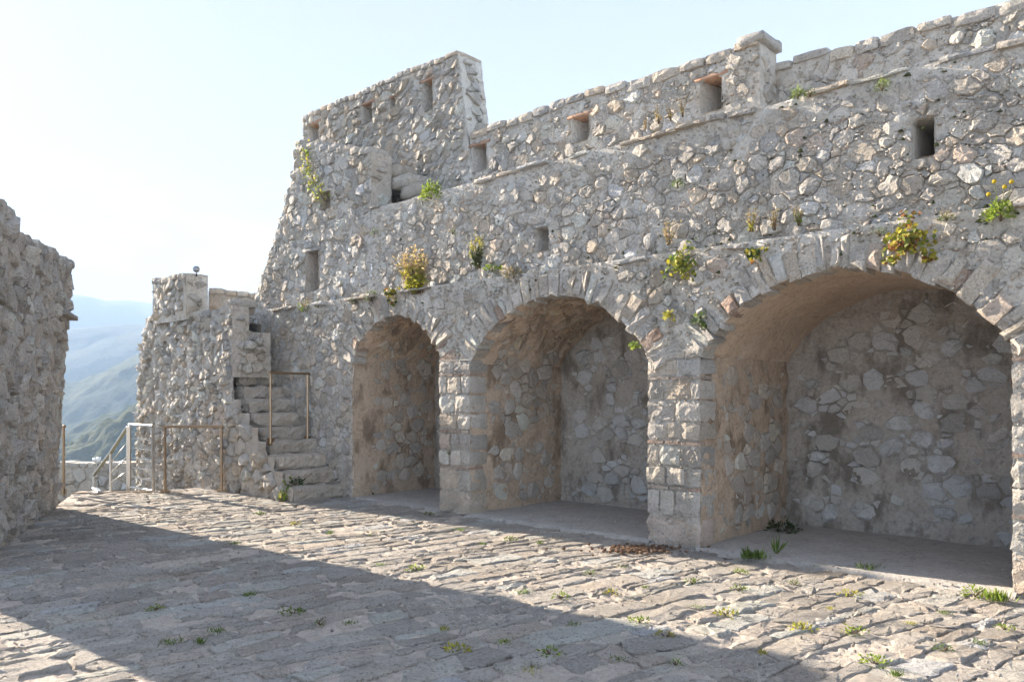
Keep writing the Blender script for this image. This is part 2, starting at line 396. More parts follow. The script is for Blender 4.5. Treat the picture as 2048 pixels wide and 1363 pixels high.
class Stones:
    """Collects the stones of one thing; the 300 that show largest become objects, the rest one part."""
    def __init__(s, parent, mat='stone', name='stone', rest='small_stones', limit=300, smooth=False):
        s.p, s.mat, s.name, s.rest, s.limit, s.smooth, s.items = parent, mat, name, rest, limit, smooth, []
    def add(s, V, F, tint, mat=None, name=None): s.items.append((V, F, tint, mat or s.mat, name or s.name))
    def rubble(s, mapf, bounds, sdf, rmin=.045, rmax=.15, aspect=1.35, joint=.010, hp=(.012, .045), depth=.06, seed=1, tint=None, skip=0.0, tilt=.12, slant=0.0, rough=.3, power=2.0, minarea=.0009):
        r = np.random.default_rng(seed)
        for P in rubble_cells(bounds, r, rmin, rmax, aspect, sdf, power, slant):
            if r.random() < skip: continue
            c = P.mean(0)
            dc = sdf(np.array([c[0]]), np.array([c[1]]))[0]
            if dc < .012: continue
            edge = dc < 1.3 * np.abs(P - c).sum(1).max()
            if edge:
                for _ in range(8):
                    if sdf(P[:, 0], P[:, 1]).min() > -.03: break
                    P = c + (P - c) * .82
                x, y = push_inside(P[:, 0], P[:, 1], sdf, .004); P = np.column_stack([x, y])
            d = P - P.mean(0); L = np.linalg.norm(d, axis=1); P = P.mean(0) + d * np.maximum(.35, (L - joint * r.uniform(.5, 1.6)) / np.maximum(L, 1e-6))[:, None]
            if poly_area(P) < minarea: continue
            size = math.sqrt(poly_area(P))
            V, F = stone_from_poly(P, mapf, r, r.uniform(*hp) * min(1.5, .5 + size / .2), depth, 10 if size < .16 else 12, rough, tilt, jit=.05, sdf=sdf if edge else None)
            s.add(V, F, tint(r) if tint else pick_tint(r))
    def finish(s):
        sc = []
        for it in s.items:
            x, y, d = project(it[0]); w = x.max() - x.min(); h = y.max() - y.min()
            vis = d.min() > .3 and x.max() > 0 and x.min() < 2048 and y.max() > 0 and y.min() < 1363
            sc.append(w * h if vis else -1.0 / (1 + np.linalg.norm(it[0].mean(0))))
        order = np.argsort(sc)[::-1]; cnt = {}; rest = {}
        for i in order:
            V, F, t, mat, nm = s.items[i]
            if cnt.get(nm, 0) < s.limit and sc[i] > 0:
                cnt[nm] = cnt.get(nm, 0) + 1
                mesh_obj(nm, V, F, mat, s.p, tint=t, origin=V.mean(0), smooth=s.smooth)
            else: rest.setdefault(mat, []).append((V, F, t))
        for mat, L_ in rest.items():
            off, VV, FF, TT = 0, [], [], []
            for V, F, t in L_:
                VV.append(V); FF += [tuple(i + off for i in f) for f in F]; TT.append(np.tile(t, (len(V), 1))); off += len(V)
            mesh_obj(s.rest, np.vstack(VV), FF, mat, s.p, tint=np.vstack(TT), kind='stuff', smooth=s.smooth)
_bc = {}
def cube_grid(n):
    if n in _bc: return _bc[n]
    idx, V, F = {}, [], []
    def vid(p):
        if p not in idx: idx[p] = len(V); V.append([2 * q / m - 1 for q, m in zip(p, n)])
        return idx[p]
    for ax in range(3):
        u, v = [(1, 2), (2, 0), (0, 1)][ax]
        for s in (0, n[ax]):
            for i in range(n[u]):
                for j in range(n[v]):
                    q = []
                    for di, dj in ((0, 0), (1, 0), (1, 1), (0, 1)):
                        p = [0, 0, 0]; p[ax] = s; p[u] = i + di; p[v] = j + dj; q.append(vid(tuple(p)))
                    F.append(tuple(q) if s else tuple(q[::-1]))
    _bc[n] = (np.array(V), F); return _bc[n]
def block(center, ax, ay, az, size, r, n=(3, 2, 2), rnd=.12, jit=.06, fr=5.):
    """A worn block: a cube lattice with softened edges and uneven faces."""
    V0, F = cube_grid(n); V = V0.copy(); sz = np.maximum(np.array(size), .02) / 2
    rr = min(sz) * rnd * 2 / sz
    m = np.abs(V); over = np.clip((m - (1 - rr)) / rr, 0, 1); l = np.linalg.norm(over, axis=1)
    k = np.where(l > 1, 1 / np.maximum(l, 1e-6), 1)[:, None]
    V = np.sign(V) * np.where(m > 1 - rr, (1 - rr) + over * k * rr, m)
    L_ = V * sz
    nz_ = np.stack([fbm(L_ * fr + r.random(3) * 50, 3) for _ in range(3)], -1)
    L_ = L_ + nz_ * min(sz) * jit * 2.5 + r.normal(0, min(sz) * jit * .4, L_.shape)
    return np.asarray(center, float) + L_[:, :1] * ax + L_[:, 1:2] * ay + L_[:, 2:] * az, F
def tube(p0, p1, w, d=None, up=(0, 0, 1)):
    """A rectangular bar with a small chamfer between two points."""
    p0, p1 = np.array(p0, float), np.array(p1, float); z = p1 - p0; L_ = np.linalg.norm(z); z /= L_
    u = np.array(up, float)
    if abs(np.dot(u, z)) > .95: u = np.array((1., .2, 0))
    x = np.cross(u, z); x /= np.linalg.norm(x); y = np.cross(z, x); d = d or w; c = min(w, d) * .16
    prof = [(-w / 2 + c, -d / 2), (w / 2 - c, -d / 2), (w / 2, -d / 2 + c), (w / 2, d / 2 - c), (w / 2 - c, d / 2), (-w / 2 + c, d / 2), (-w / 2, d / 2 - c), (-w / 2, -d / 2 + c)]
    V = [p + a * x + b * y for p in (p0, p1) for a, b in prof]
    F = [(i, (i + 1) % 8, 8 + (i + 1) % 8, 8 + i) for i in range(8)] + [tuple(range(7, -1, -1)), tuple(range(8, 16))]
    return np.array(V), F
def rod(p0, p1, r0, r1=None, n=8):
    p0, p1 = np.array(p0, float), np.array(p1, float); z = p1 - p0; z /= np.linalg.norm(z); r1 = r0 if r1 is None else r1
    u = np.array((0, 0, 1.)) if abs(z[2]) < .9 else np.array((1., 0, 0)); x = np.cross(u, z); x /= np.linalg.norm(x); y = np.cross(z, x)
    t = np.arange(n) * 2 * math.pi / n; c = np.cos(t)[:, None] * x + np.sin(t)[:, None] * y
    V = np.vstack([p0 + c * r0, p1 + c * r1]); F = [(i, (i + 1) % n, n + (i + 1) % n, n + i) for i in range(n)] + [tuple(range(n - 1, -1, -1)), tuple(range(n, 2 * n))]
    return V, F
def join(parts):
    off, VV, FF = 0, [], []
    for V, F in parts: VV.append(np.asarray(V)); FF += [tuple(i + off for i in f) for f in F]; off += len(V)
    return np.vstack(VV), FF

# ================================================================== terrain
def ridge(name, pts, base, width, seed, mat='forest', bump=1.0, step=None, trees=0.0):
    """A hill: crest points (px, py, distance) turned to metres, sloping down both sides to the valley."""
    Q = []
    for px, py, D in pts: Q.append(((px - 1024) / FPX * D, D, CAMZ + (HOR - py) / FPX * D))
    Q = np.array(Q); d = np.r_[0, np.cumsum(np.linalg.norm(np.diff(Q[:, :2], axis=0), axis=1))]
    step = step or width / 45; nt_ = int(d[-1] / step) + 2; t = np.linspace(0, d[-1], nt_)
    cx = np.stack([np.interp(t, d, Q[:, i]) for i in range(3)], -1)
    dirv = Q[-1, :2] - Q[0, :2]; dirv /= np.linalg.norm(dirv); nrm = np.array([-dirv[1], dirv[0]])
    nc = int(2 * width / step) + 2; c = np.linspace(-1, 1, nc)
    T, Cc = np.meshgrid(np.arange(nt_), c, indexing='ij')
    X = cx[T, 0] + nrm[0] * Cc * width; Y = cx[T, 1] + nrm[1] * Cc * width
    f = 1 - np.abs(Cc) ** 1.25
    Z = base + (cx[T, 2] - base) * f
    P = np.stack([X, Y, np.zeros_like(X)], -1)
    Z += bump * width * .055 * fbm(P / width * 3.5, 6, seed, .55) * np.minimum(1, .35 + np.abs(Cc) * 3)
    if trees: Z += trees * np.abs(vnoise(P / (trees * 1.6), seed + 3)) + trees * .6 * np.abs(vnoise(P / (trees * .7), seed + 5))
    I = np.arange(nt_ * nc).reshape(nt_, nc); F = np.stack([I[:-1, :-1], I[1:, :-1], I[1:, 1:], I[:-1, 1:]], -1).reshape(-1, 4)
    o = mesh_obj(name, np.stack([X, Y, Z], -1).reshape(-1, 3), F, mat); o['kind'] = 'structure'; return o
ridge('hill', [(-900, 1010, 420), (-200, 960, 430), (110, 912, 440), (160, 893, 445), (205, 866, 450), (240, 840, 455), (275, 815, 460), (420, 770, 480), (700, 740, 520)], -120, 170, 11, trees=5.5, step=3.2, bump=.5)
ridge('hill', [(-900, 960, 640), (-100, 905, 660), (120, 876, 680), (190, 850, 690), (270, 818, 700), (330, 800, 705), (600, 720, 730)], -140, 230, 12, trees=6, step=5, bump=.5)
ridge('hill', [(-1200, 850, 1000), (-300, 800, 1050), (120, 768, 1100), (170, 758, 1110), (215, 742, 1120), (250, 722, 1130), (290, 704, 1140), (420, 660, 1150), (800, 640, 1200)], -150, 420, 13, step=9, trees=4, bump=.6)
ridge('mountain', [(-1500, 640, 1700), (-300, 660, 1750), (80, 668, 1800), (180, 658, 1820), (300, 645, 1850), (700, 600, 1900), (1500, 640, 1900)], -150, 700, 14, step=18, bump=.7)
ridge('mountain', [(-1800, 600, 2600), (-400, 560, 2700), (60, 560, 2800), (140, 586, 2800), (180, 592, 2800), (215, 600, 2820), (255, 598, 2830), (300, 606, 2850), (420, 590, 2900), (900, 560, 3000), (2400, 620, 3000)], -150, 1000, 15, step=24, bump=.6)
# valley and castle mound: one sheet to the horizon
def terrain():
    rad = np.concatenate([np.linspace(0, 24, 13), np.geomspace(28, 12000, 46)]); th = np.linspace(0, 2 * math.pi, 121)[:-1]
    V = [(0, 6, -.35)]; F = []
    for r_ in rad[1:]:
        for t in th:
            x, y = r_ * math.cos(t), 6 + r_ * math.sin(t)
            z = -.35 - (max(0, r_ - 13) * .62 if r_ < 240 else 0) if r_ < 240 else -150
            z = max(z, -150); V.append((x, y, z))
    n = len(th)
    for j in range(n): F.append((0, 1 + j, 1 + (j + 1) % n))
    for k in range(len(rad) - 2):
        for j in range(n):
            a = 1 + k * n + j; b = 1 + k * n + (j + 1) % n; F.append((a, a + n, b + n, b))
    o = mesh_obj('ground', V, F, 'far_ground'); o['kind'] = 'structure'
terrain()

# ================================================================== pavement
RX = np.array([.775, .632, 0.]); PB = np.array([-.632, .775, 0.]); PO = np.array([0, 7.5, 0.])
def paving_map(a, b, h):
    a, b, h = np.broadcast_arrays(np.asarray(a, float), np.asarray(b, float), np.asarray(h, float))
    return PO + a[..., None] * RX + b[..., None] * PB + h[..., None] * UP
LW0, LW1 = np.array([-4.89, 7.09, 0]), np.array([-6.54, 11.38, 0])     # base of the left wall
LWD = (LW1 - LW0) / np.linalg.norm(LW1 - LW0); LWN = np.array([LWD[1], -LWD[0], 0])
COURT = [(-7.65, 16.6), (-7.35, 15.62), (-6.2, 14.55), (-4.88, 13.33), (-4.03, 12.55), (-3.27, 11.83)]
def pave_inside(P, m=0.0):
    x, y = P[..., 0], P[..., 1]
    d1 = -((x - P2[0]) * NX[0] + (y - P2[1]) * NX[1]) + .06
    d2 = (x - LW0[0]) * LWN[0] + (y - LW0[1]) * LWN[1]
    d3 = np.interp(x, [-6., -4.5], [13.25, 14.6]) - y
    return np.minimum.reduce([d1, d2 + .02, d3])
pav = bpy.data.objects.new('pavement', None); C.objects.link(pav); pav['kind'] = 'structure'
def psdf(a, b): return pave_inside(paving_map(a, b, 0.0))
sheet('paving_bed', paving_map, (-8.6, 7.6, -7.5, 9.5), .027, 'paving_bed', pav, sdf=psdf, amp=.014, freq=8, seed=31, h0=-.003, pit=.017)
PAL_P = 1.08 * np.array([(.53, .475, .415), (.48, .435, .385), (.57, .52, .46), (.46, .42, .375), (.54, .465, .395), (.60, .56, .505)]) * 1.3; PW = np.ones(6) / 6
ps = Stones(pav, 'paving', 'paving_stone', 'small_paving_stones', smooth=False)
pr = np.random.default_rng(5); rowb = []; b_ = -7.4
while b_ < 9.3: rowb.append(b_); b_ += pr.uniform(.13, .26)
def wob(k, a): return rowb[k] + .16 * float(fbm(p3(np.array([a * .55]), k * .35), 3, 41)[0]) + .05 * float(fbm(p3(np.array([a * 2.2]), k * 7.3), 3, 42)[0])
for k in range(len(rowb) - 1):
    a_ = -8.4 + pr.random() * .5
    while a_ < 7.4:
        ln = pr.uniform(.18, .56); a2 = a_ + ln; sk = pr.normal(0, .05)
        cen = paving_map(np.array([(a_ + a2) / 2]), np.array([(rowb[k] + rowb[k + 1]) / 2]), 0.)
        if pave_inside(cen)[0] > .06 and pr.random() > .05:
            xs = np.linspace(a_, a2, 5)
            P = np.array([(x, wob(k, x)) for x in xs] + [(x + sk, wob(k + 1, x)) for x in xs[::-1]])
            c = P.mean(0); d = P - c; Ln = np.linalg.norm(d, axis=1); P = c + d * ((Ln - pr.uniform(.006, .02)) / Ln)[:, None]
            x, y = push_inside(P[:, 0], P[:, 1], psdf, .01); P = np.column_stack([x, y])
            if poly_area(P) > .012:
                V, F = stone_from_poly(P, paving_map, pr, pr.uniform(.005, .013), .05, 16, .75, .012, .06, True, .86)
                bb = (V - PO) @ PB; V[:, 2] += np.where(V[:, 2] > 0, -(bb - bb.mean()) * .022, 0)
                ps.add(V, F, pick_tint(pr, PAL_P, PW))
        a_ = a2
ps.finish()

# the court goes on behind the viewer
o = sheet('courtyard_paving', lambda a, b, h: np.stack([a, b, h + 0 * a], -1), (-12, 9, -16, 8.5), .2, 'paving_bed', None, amp=.02, seed=33, h0=-.06); o['kind'] = 'structure'
# ================================================================== arcade wall (lower storey with three arched niches)
LEDGE = 3.12
ARCH = [Arch(-4.72, 1.01, 2.77, 2.12, 1.7), Arch(-1.727, 1.393, 2.80, 2.02, 1.9), Arch(1.684, 1.392, 2.77, 2.01, 2.12)]
AL, AR = -9.6, 5.2
arcade = thing('arcade_wall', 'long grey rubble wall pierced by three deep arched niches beside the paved court', 'wall', P2)
RING = .30
def s_arch_front(a, b): return np.minimum.reduce([k.sd(a, b) for k in ARCH] + [a - AL, AR - a, LEDGE - b, b + .05])
rng4 = [ (-.334, .292), (-3.71, -3.12), (3.076, 3.72) ]           # the piers between the openings
def s_arcade_rubble(a, b):
    d = np.minimum.reduce([k.sd(a, b, RING) for k in ARCH] + [a - AL, AR - a, LEDGE - .07 - b, b])
    for a0, a1 in rng4: d = np.minimum(d, s_box_hole(a0 - .0, a1 + .0, -1, 2.05)(a, b))
    return d
F0 = fac(0)
sheet('mortar_bed', F0, (AL, AR, 0, LEDGE), .025, 'mortar', arcade, sdf=s_arch_front, amp=.022, freq=7, seed=51, h0=-.009)
st = Stones(arcade)
chips('packing_chips', arcade, F0, (AL, AR, 0, LEDGE), s_arch_front, 330, 63)
st.rubble(F0, (AL, AR, 0, LEDGE), s_arcade_rubble, .027, .115, 1.25, .006, (-.002, .024), .06, 61, skip=.04, tilt=.07, power=2.4)
r = np.random.default_rng(62)
for k in ARCH:                                                         # voussoirs
    t = -k.ang - .02
    while t < k.ang + .02:
        w = r.uniform(.06, .16) / k.R; g = .006 / k.R
        l0, l1 = -r.uniform(-.02, .035), r.uniform(.17, .38)
        q = lambda rr, tt: (k.c + math.sin(tt) * (k.R + rr), k.cz + math.cos(tt) * (k.R + rr))
        P = np.array([q(l0, t + g), q(l0, t + w - g), q(l1 * r.uniform(.9, 1.05), t + w - g), q(l1 * r.uniform(.9, 1.05), t + g)])[::-1]
        brickish = r.random() < .07
        P = P + r.normal(0, .012, P.shape)
        V, F = stone_from_poly(P, F0, r, r.uniform(-.002, .034), .22, 12, .5, .14, .06)
        st.add(V, F, np.array((.42, .27, .19)) * r.uniform(.9, 1.1) if brickish else pick_tint(r), None, 'voussoir')
        t += w
def brick_band(a0, a1, z, deep=.26):
    x = a0
    while x < a1 - .03:
        w = min(r.uniform(.16, .30), a1 - x); V, F = block(F0(x + w / 2, z, -deep / 2 + r.uniform(.008, .02)), AX, -NX, UP, (w - .012, deep, r.uniform(.032, .042)), r, (3, 2, 1), .2, .10)
        st.add(V, F, np.array(random.choice(((.47, .33, .25), (.45, .37, .30), (.50, .40, .32), (.43, .25, .17)))) * r.uniform(.9, 1.1), None, 'brick'); x += w
for a0, a1 in rng4:                                                    # coursed piers with brick levelling courses
    z = 0.0; rows = [(.34, 0), (.27, 1), (.20, 0), (.24, 1), (.21, 0), (.25, 0), (.22, 1), (.19, 0), (.16, 1), (.14, 0)]
    for i, (hgt, br) in enumerate(rows):
        hgt *= r.uniform(.92, 1.08); w = a1 - a0; z1 = min(z + hgt, 2.07)
        cuts = [0, 1] if i == 0 else sorted([0, 1] + list(np.clip(r.normal([.5] if r.random() < .55 else [.34, .68], .12), .16, .84)))
        for u0, u1 in zip(cuts, cuts[1:]):
            x0, x1 = a0 + u0 * w + (-.012 if u0 == 0 else .008), a0 + u1 * w + (.012 if u1 == 1 else -.008)
            V, F = block(F0((x0 + x1) / 2, (z + z1) / 2, -.16 + r.uniform(-.004, .018)), AX, -NX, UP, (x1 - x0, .34, z1 - z - .012), r, (5, 3, 4), .13, .075, 9)
            st.add(V, F, pick_tint(r), None, 'quoin')
        z = z1
        if br and z < 2.0: brick_band(a0 - .015, a1 + .015, z + .024); z += .05
# slab course along the ledge
x = AL
while x < AR:
    w = r.uniform(.22, .6); V, F = block(F0(x + w / 2, LEDGE - .03 + r.normal(0, .008), -.10 + r.uniform(.02, .05)), AX, -NX, UP, (w - .012, .34, r.uniform(.03, .07)), r, (5, 3, 2), .3, .28, 7)
    V = V + AX[None] * 0 - NX * r.uniform(-.06, -.01)
    if r.random() > .58: st.add(V, F, pick_tint(r) * .92, None, 'ledge_slab')
    x += w
# niches
def niche_profile(k):
    pts = [(k.c - k.hw, z) for z in np.linspace(0, k.spring, 20)] + [(k.c + math.sin(t) * k.R, k.cz + math.cos(t) * k.R) for t in np.linspace(-k.ang, k.ang, 60)[1:]] + [(k.c + k.hw, z) for z in np.linspace(k.spring, 0, 20)[1:]]
    P = np.array(pts); d = np.r_[0, np.cumsum(np.linalg.norm(np.diff(P, axis=0), axis=1))]
    T = np.gradient(P, axis=0); T /= np.linalg.norm(T, axis=1)[:, None]; nn = np.stack([T[:, 1], -T[:, 0]], -1)
    def f(q, p, h):
        q, p, h = np.broadcast_arrays(np.asarray(q, float), np.asarray(p, float), np.asarray(h, float))
        a = np.interp(p, d, P[:, 0]) + h * np.interp(p, d, nn[:, 0]); b = np.interp(p, d, P[:, 1]) + h * np.interp(p, d, nn[:, 1])
        return P2 + a[..., None] * AX + b[..., None] * UP + q[..., None] * NX
    return f, k.spring, d[-1] - k.spring, d[-1]
PALN = 2.0 * np.array([(.37, .32, .26), (.32, .275, .225), (.42, .37, .31), (.33, .30, .265), (.28, .25, .215)]); PNW = np.ones(5) / 5
PALB = 2.2 * np.array([(.36, .345, .315), (.31, .295, .27), (.43, .42, .395), (.33, .335, .335), (.27, .255, .235)])
ns = st; st.mat = 'niche_stone'
for i, k in enumerate(ARCH):
    f, p1, p2, p3_ = niche_profile(k)
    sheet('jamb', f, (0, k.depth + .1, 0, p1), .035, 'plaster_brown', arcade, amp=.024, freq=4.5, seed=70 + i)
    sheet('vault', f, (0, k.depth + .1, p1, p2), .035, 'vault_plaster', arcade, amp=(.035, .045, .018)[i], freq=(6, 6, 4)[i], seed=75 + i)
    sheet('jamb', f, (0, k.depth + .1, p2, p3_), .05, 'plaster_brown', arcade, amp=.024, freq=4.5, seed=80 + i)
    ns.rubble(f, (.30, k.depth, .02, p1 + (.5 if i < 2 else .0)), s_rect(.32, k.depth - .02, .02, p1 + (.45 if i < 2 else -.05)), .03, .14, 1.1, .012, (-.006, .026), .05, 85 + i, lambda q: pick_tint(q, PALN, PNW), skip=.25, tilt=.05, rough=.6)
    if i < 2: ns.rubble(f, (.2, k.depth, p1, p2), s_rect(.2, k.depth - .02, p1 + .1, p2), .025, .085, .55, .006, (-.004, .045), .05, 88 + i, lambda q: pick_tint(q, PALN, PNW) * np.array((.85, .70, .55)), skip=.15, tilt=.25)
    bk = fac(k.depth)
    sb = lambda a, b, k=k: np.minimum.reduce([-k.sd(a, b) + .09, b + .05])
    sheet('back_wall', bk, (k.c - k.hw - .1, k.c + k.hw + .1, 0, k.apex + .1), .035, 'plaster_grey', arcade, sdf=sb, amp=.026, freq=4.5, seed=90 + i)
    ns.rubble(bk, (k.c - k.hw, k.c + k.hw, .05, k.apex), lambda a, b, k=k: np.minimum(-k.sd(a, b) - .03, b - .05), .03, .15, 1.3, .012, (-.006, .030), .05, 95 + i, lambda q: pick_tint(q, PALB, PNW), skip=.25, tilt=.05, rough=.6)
    o = sheet('niche_floor', paving_map, (0, 1, 0, 1), .5, 'niche_floor', None) if False else None
st.finish()
for i, k in enumerate(ARCH):
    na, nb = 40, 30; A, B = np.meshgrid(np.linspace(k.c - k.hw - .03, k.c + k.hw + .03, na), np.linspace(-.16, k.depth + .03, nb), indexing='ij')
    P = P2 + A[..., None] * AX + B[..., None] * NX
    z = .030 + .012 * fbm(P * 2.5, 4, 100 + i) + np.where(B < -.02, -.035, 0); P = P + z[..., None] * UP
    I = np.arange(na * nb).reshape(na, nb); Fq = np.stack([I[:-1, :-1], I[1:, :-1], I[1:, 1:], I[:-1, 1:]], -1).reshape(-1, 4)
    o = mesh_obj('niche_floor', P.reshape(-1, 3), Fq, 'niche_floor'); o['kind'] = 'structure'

# ================================================================== upper wall above the ledge
def reveal(parent, mapf, a0, a1, b0, b1, depth, mat='mortar', back=True, splay=0.0, lintel=None):
    """The inside faces of an opening; the back closes it unless it goes right through."""
    s = splay
    c0 = [(a0, b0), (a1, b0), (a1, b1), (a0, b1)]; c1 = [(a0 + s, b0), (a1 - s, b0), (a1 - s, b1), (a0 + s, b1)]
    parts = []
    for i in range(4):
        j = (i + 1) % 4; n = 7; V = []
        for u in np.linspace(0, 1, n):
            for v_ in np.linspace(0, 1, n):
                pa = np.array(c0[i]) * (1 - u) + np.array(c0[j]) * u; pb = np.array(c1[i]) * (1 - u) + np.array(c1[j]) * u
                q = pa * (1 - v_) + pb * v_; V.append((q[0], q[1], .012 - depth * v_))
        V = np.array(V); V = mapf(V[:, 0], V[:, 1], V[:, 2]); V = V + .012 * np.stack([fbm(V * 9 + o_, 3) for o_ in (0, 9, 20)], -1)
        I = np.arange(n * n).reshape(n, n); parts.append((V, [tuple(int(z_) for z_ in q) for q in np.stack([I[:-1, :-1], I[1:, :-1], I[1:, 1:], I[:-1, 1:]], -1).reshape(-1, 4)]))
    if back: parts.append((mapf(np.array([c[0] for c in c1]), np.array([c[1] for c in c1]), -depth * .98), [(0, 1, 2, 3)]))
    rv = mesh_obj('opening_reveal', *join(parts), mat, parent)
    if lintel:
        w = a1 - a0; V, F = block(mapf((a0 + a1) / 2, b1 + .022, -depth * .42), AX, -NX, UP, (w + .16, depth * .9, .05), rng, (4, 2, 1), .15, .08)
        mesh_obj('lintel', V, F, 'brick' if lintel == 'brick' else 'stone', rv, tint=(.45, .43, .40), origin=V.mean(0))
WALK = 4.46; UOFF = .12; FU = fac(UOFF)
TURR = -5.42
upper = thing('upper_wall', 'upper storey of rough grey rubble set back above the ledge over the arches', 'wall', P2 + NX * UOFF + UP * LEDGE)
def hole_from_px(x0, y0, x1, y1, off):
    a0, bA, _ = px_on_facade(x0, (y0 + y1) / 2, off); a1, _, _ = px_on_facade(x1, (y0 + y1) / 2, off)
    _, bt, _ = px_on_facade((x0 + x1) / 2, y0, off); _, bb, _ = px_on_facade((x0 + x1) / 2, y1, off); return a0, a1, bb, bt
H1 = hole_from_px(1826, 236, 1870, 314, UOFF); H2 = hole_from_px(1071, 455, 1098, 502, UOFF)
s_up = s_and(s_rect(TURR, AR, LEDGE - .08, WALK), s_box_hole(*H1), s_box_hole(*H2))
sheet('mortar_bed', FU, (TURR, AR, LEDGE - .08, WALK), .025, 'mortar', upper, sdf=s_up, amp=.024, freq=7, seed=110, h0=-.009)
su = Stones(upper)
chips('packing_chips', upper, FU, (TURR, AR, LEDGE - .08, WALK), s_up, 380, 113)
su.rubble(FU, (TURR, AR, LEDGE - .08, WALK - .05), s_and(s_rect(TURR, AR, LEDGE - .08, WALK - .05), s_box_hole(*H1), s_box_hole(*H2)), .026, .105, 1.2, .006, (-.002, .024), .06, 111, skip=.04, tilt=.07, power=2.4)
r = np.random.default_rng(112); x = TURR
while x < AR:
    w = r.uniform(.2, .5); V, F = block(FU(x + w / 2, WALK - .01 + r.normal(0, .012), -.12 + r.uniform(.02, .06)), AX, -NX, UP, (w - .012, .36, r.uniform(.035, .075)), r, (5, 3, 2), .3, .28, 7)
    V = V - NX * r.uniform(-.07, -.02)
    if r.random() > .5: su.add(V, F, pick_tint(r), None, 'edge_slab')
    x += w
su.finish()
reveal(upper, FU, *H1, 1.6, 'mortar'); reveal(upper, FU, *H2, .32, 'mortar', lintel='stone')
# walkway slab behind
V = [P2 + AX * a + NX * o for a, o in ((TURR - 2.6, UOFF - .0), (AR, UOFF), (AR, 2.4), (TURR - 2.6, 2.4))]
V = np.array([v + UP * (WALK - .02) for v in V] + [v + UP * (WALK - .3) for v in V])
mesh_obj('walkway', V, [(0, 1, 2, 3), (7, 6, 5, 4), (0, 4, 5, 1), (1, 5, 6, 2), (2, 6, 7, 3), (3, 7, 4, 0)], 'mortar', smooth=False)['kind'] = 'structure'

# ================================================================== parapets along the walkway
def coping(S_, mapf, a0, a1, zf, thick, r, h=(.09, .15), w=(.2, .42), name='coping_stone', ax=AX, nx=-NX):
    x = a0
    while x < a1 - .06:
        ww = min(r.uniform(*w), a1 - x); hh = r.uniform(*h)
        V, F = block(mapf(x + ww / 2, zf(x + ww / 2) - hh / 2 + r.normal(0, .012), -thick / 2 + .012), ax, nx, UP, (ww - .010, thick + .05, hh), r, (4, 3, 2), .28, .12, 5)
        S_.add(V, F, pick_tint(r) * 1.05, None, name); x += ww
def parapet(name, label, off, a0, a1, top, thick, holes, seed, rmin=.04, rmax=.13, base=WALK - .06, right_face=True, lint='brick'):
    t = thing(name, label, 'wall', P2 + NX * off + AX * (a0 + a1) / 2 + UP * base)
    f = fac(off); sd = s_and(s_rect(a0, a1, base, top), *[s_box_hole(*h) for h in holes])
    sheet('mortar_bed', f, (a0, a1, base, top), .036, 'mortar', t, sdf=sd, amp=.020, freq=7, seed=seed)
    # rear face and right end
    fb = plane(P2 + NX * (off + thick) + AX * a1, -AX)
    mir = [s_box_hole(a1 - h[1] + (.09 if True else 0), a1 - h[0] - .09, h[2], h[3]) for h in holes]
    sheet('rear_face', fb, (0, a1 - a0, base, top), .09, 'mortar', t, sdf=s_and(s_rect(0, a1 - a0, base, top), *mir) if mir else None, amp=.02, seed=seed + 1)
    S_ = Stones(t); chips('packing_chips', t, f, (a0, a1, base, top), sd, 330, seed + 8)
    S_.rubble(f, (a0, a1, base, top - .06), s_and(s_rect(a0, a1, base, top - .06), *[s_box_hole(*h) for h in holes]), rmin * .75, rmax * .85, 1.2, .006, (-.002, .026), .05, seed + 2, skip=.08)
    if right_face:
        fr = side(a1, off); sheet('end_face', fr, (0, thick, base, top), .04, 'mortar', t, amp=.02, seed=seed + 3)
        S_.rubble(fr, (0, thick, base, top - .06), s_rect(0, thick, base, top - .06), .05, .12, 1.3, .010, (.010, .04), .05, seed + 4)
    coping(S_, f, a0, a1, lambda x: top + .03 + .03 * math.sin(x * 2.1), thick, np.random.default_rng(seed + 5))
    S_.finish()
    for h in holes: reveal(t, f, *h, thick, 'mortar', back=False, splay=.09 * (1 if (h[1] - h[0]) > .19 else 0), lintel=lint)
    return t
PO1 = 1.0
PE, _, _ = px_on_facade(1520, 200, PO1)
hs = [hole_from_px(1408, 156, 1436, 214, PO1), hole_from_px(1150, 233, 1172, 274, PO1), hole_from_px(950, 290, 969, 334, PO1)]
hs = [(a - .05, b + .05, c - .06, d) for a, b, c, d in hs]
parapet('parapet_wall', 'lower rubble parapet with three brick-topped slit openings along the wall walk', PO1, -4.15, PE, 5.55, .42, hs, 120)
parapet('parapet_wall', 'plain rubble parapet without openings set back beyond the stepped pier', 1.41, PE - .12, AR, 5.35, .40, [], 130, right_face=False)
# pier cap at the step
r = np.random.default_rng(140); V, F = block(fac(PO1)(PE - .10, 5.58, -.2), AX, -NX, UP, (.34, .50, .12), r, (5, 5, 2), .25, .10, 5)
mesh_obj('cap_stone', V, F, 'stone', bpy.data.objects['parapet_wall'], tint=(.55, .53, .5), origin=V.mean(0))

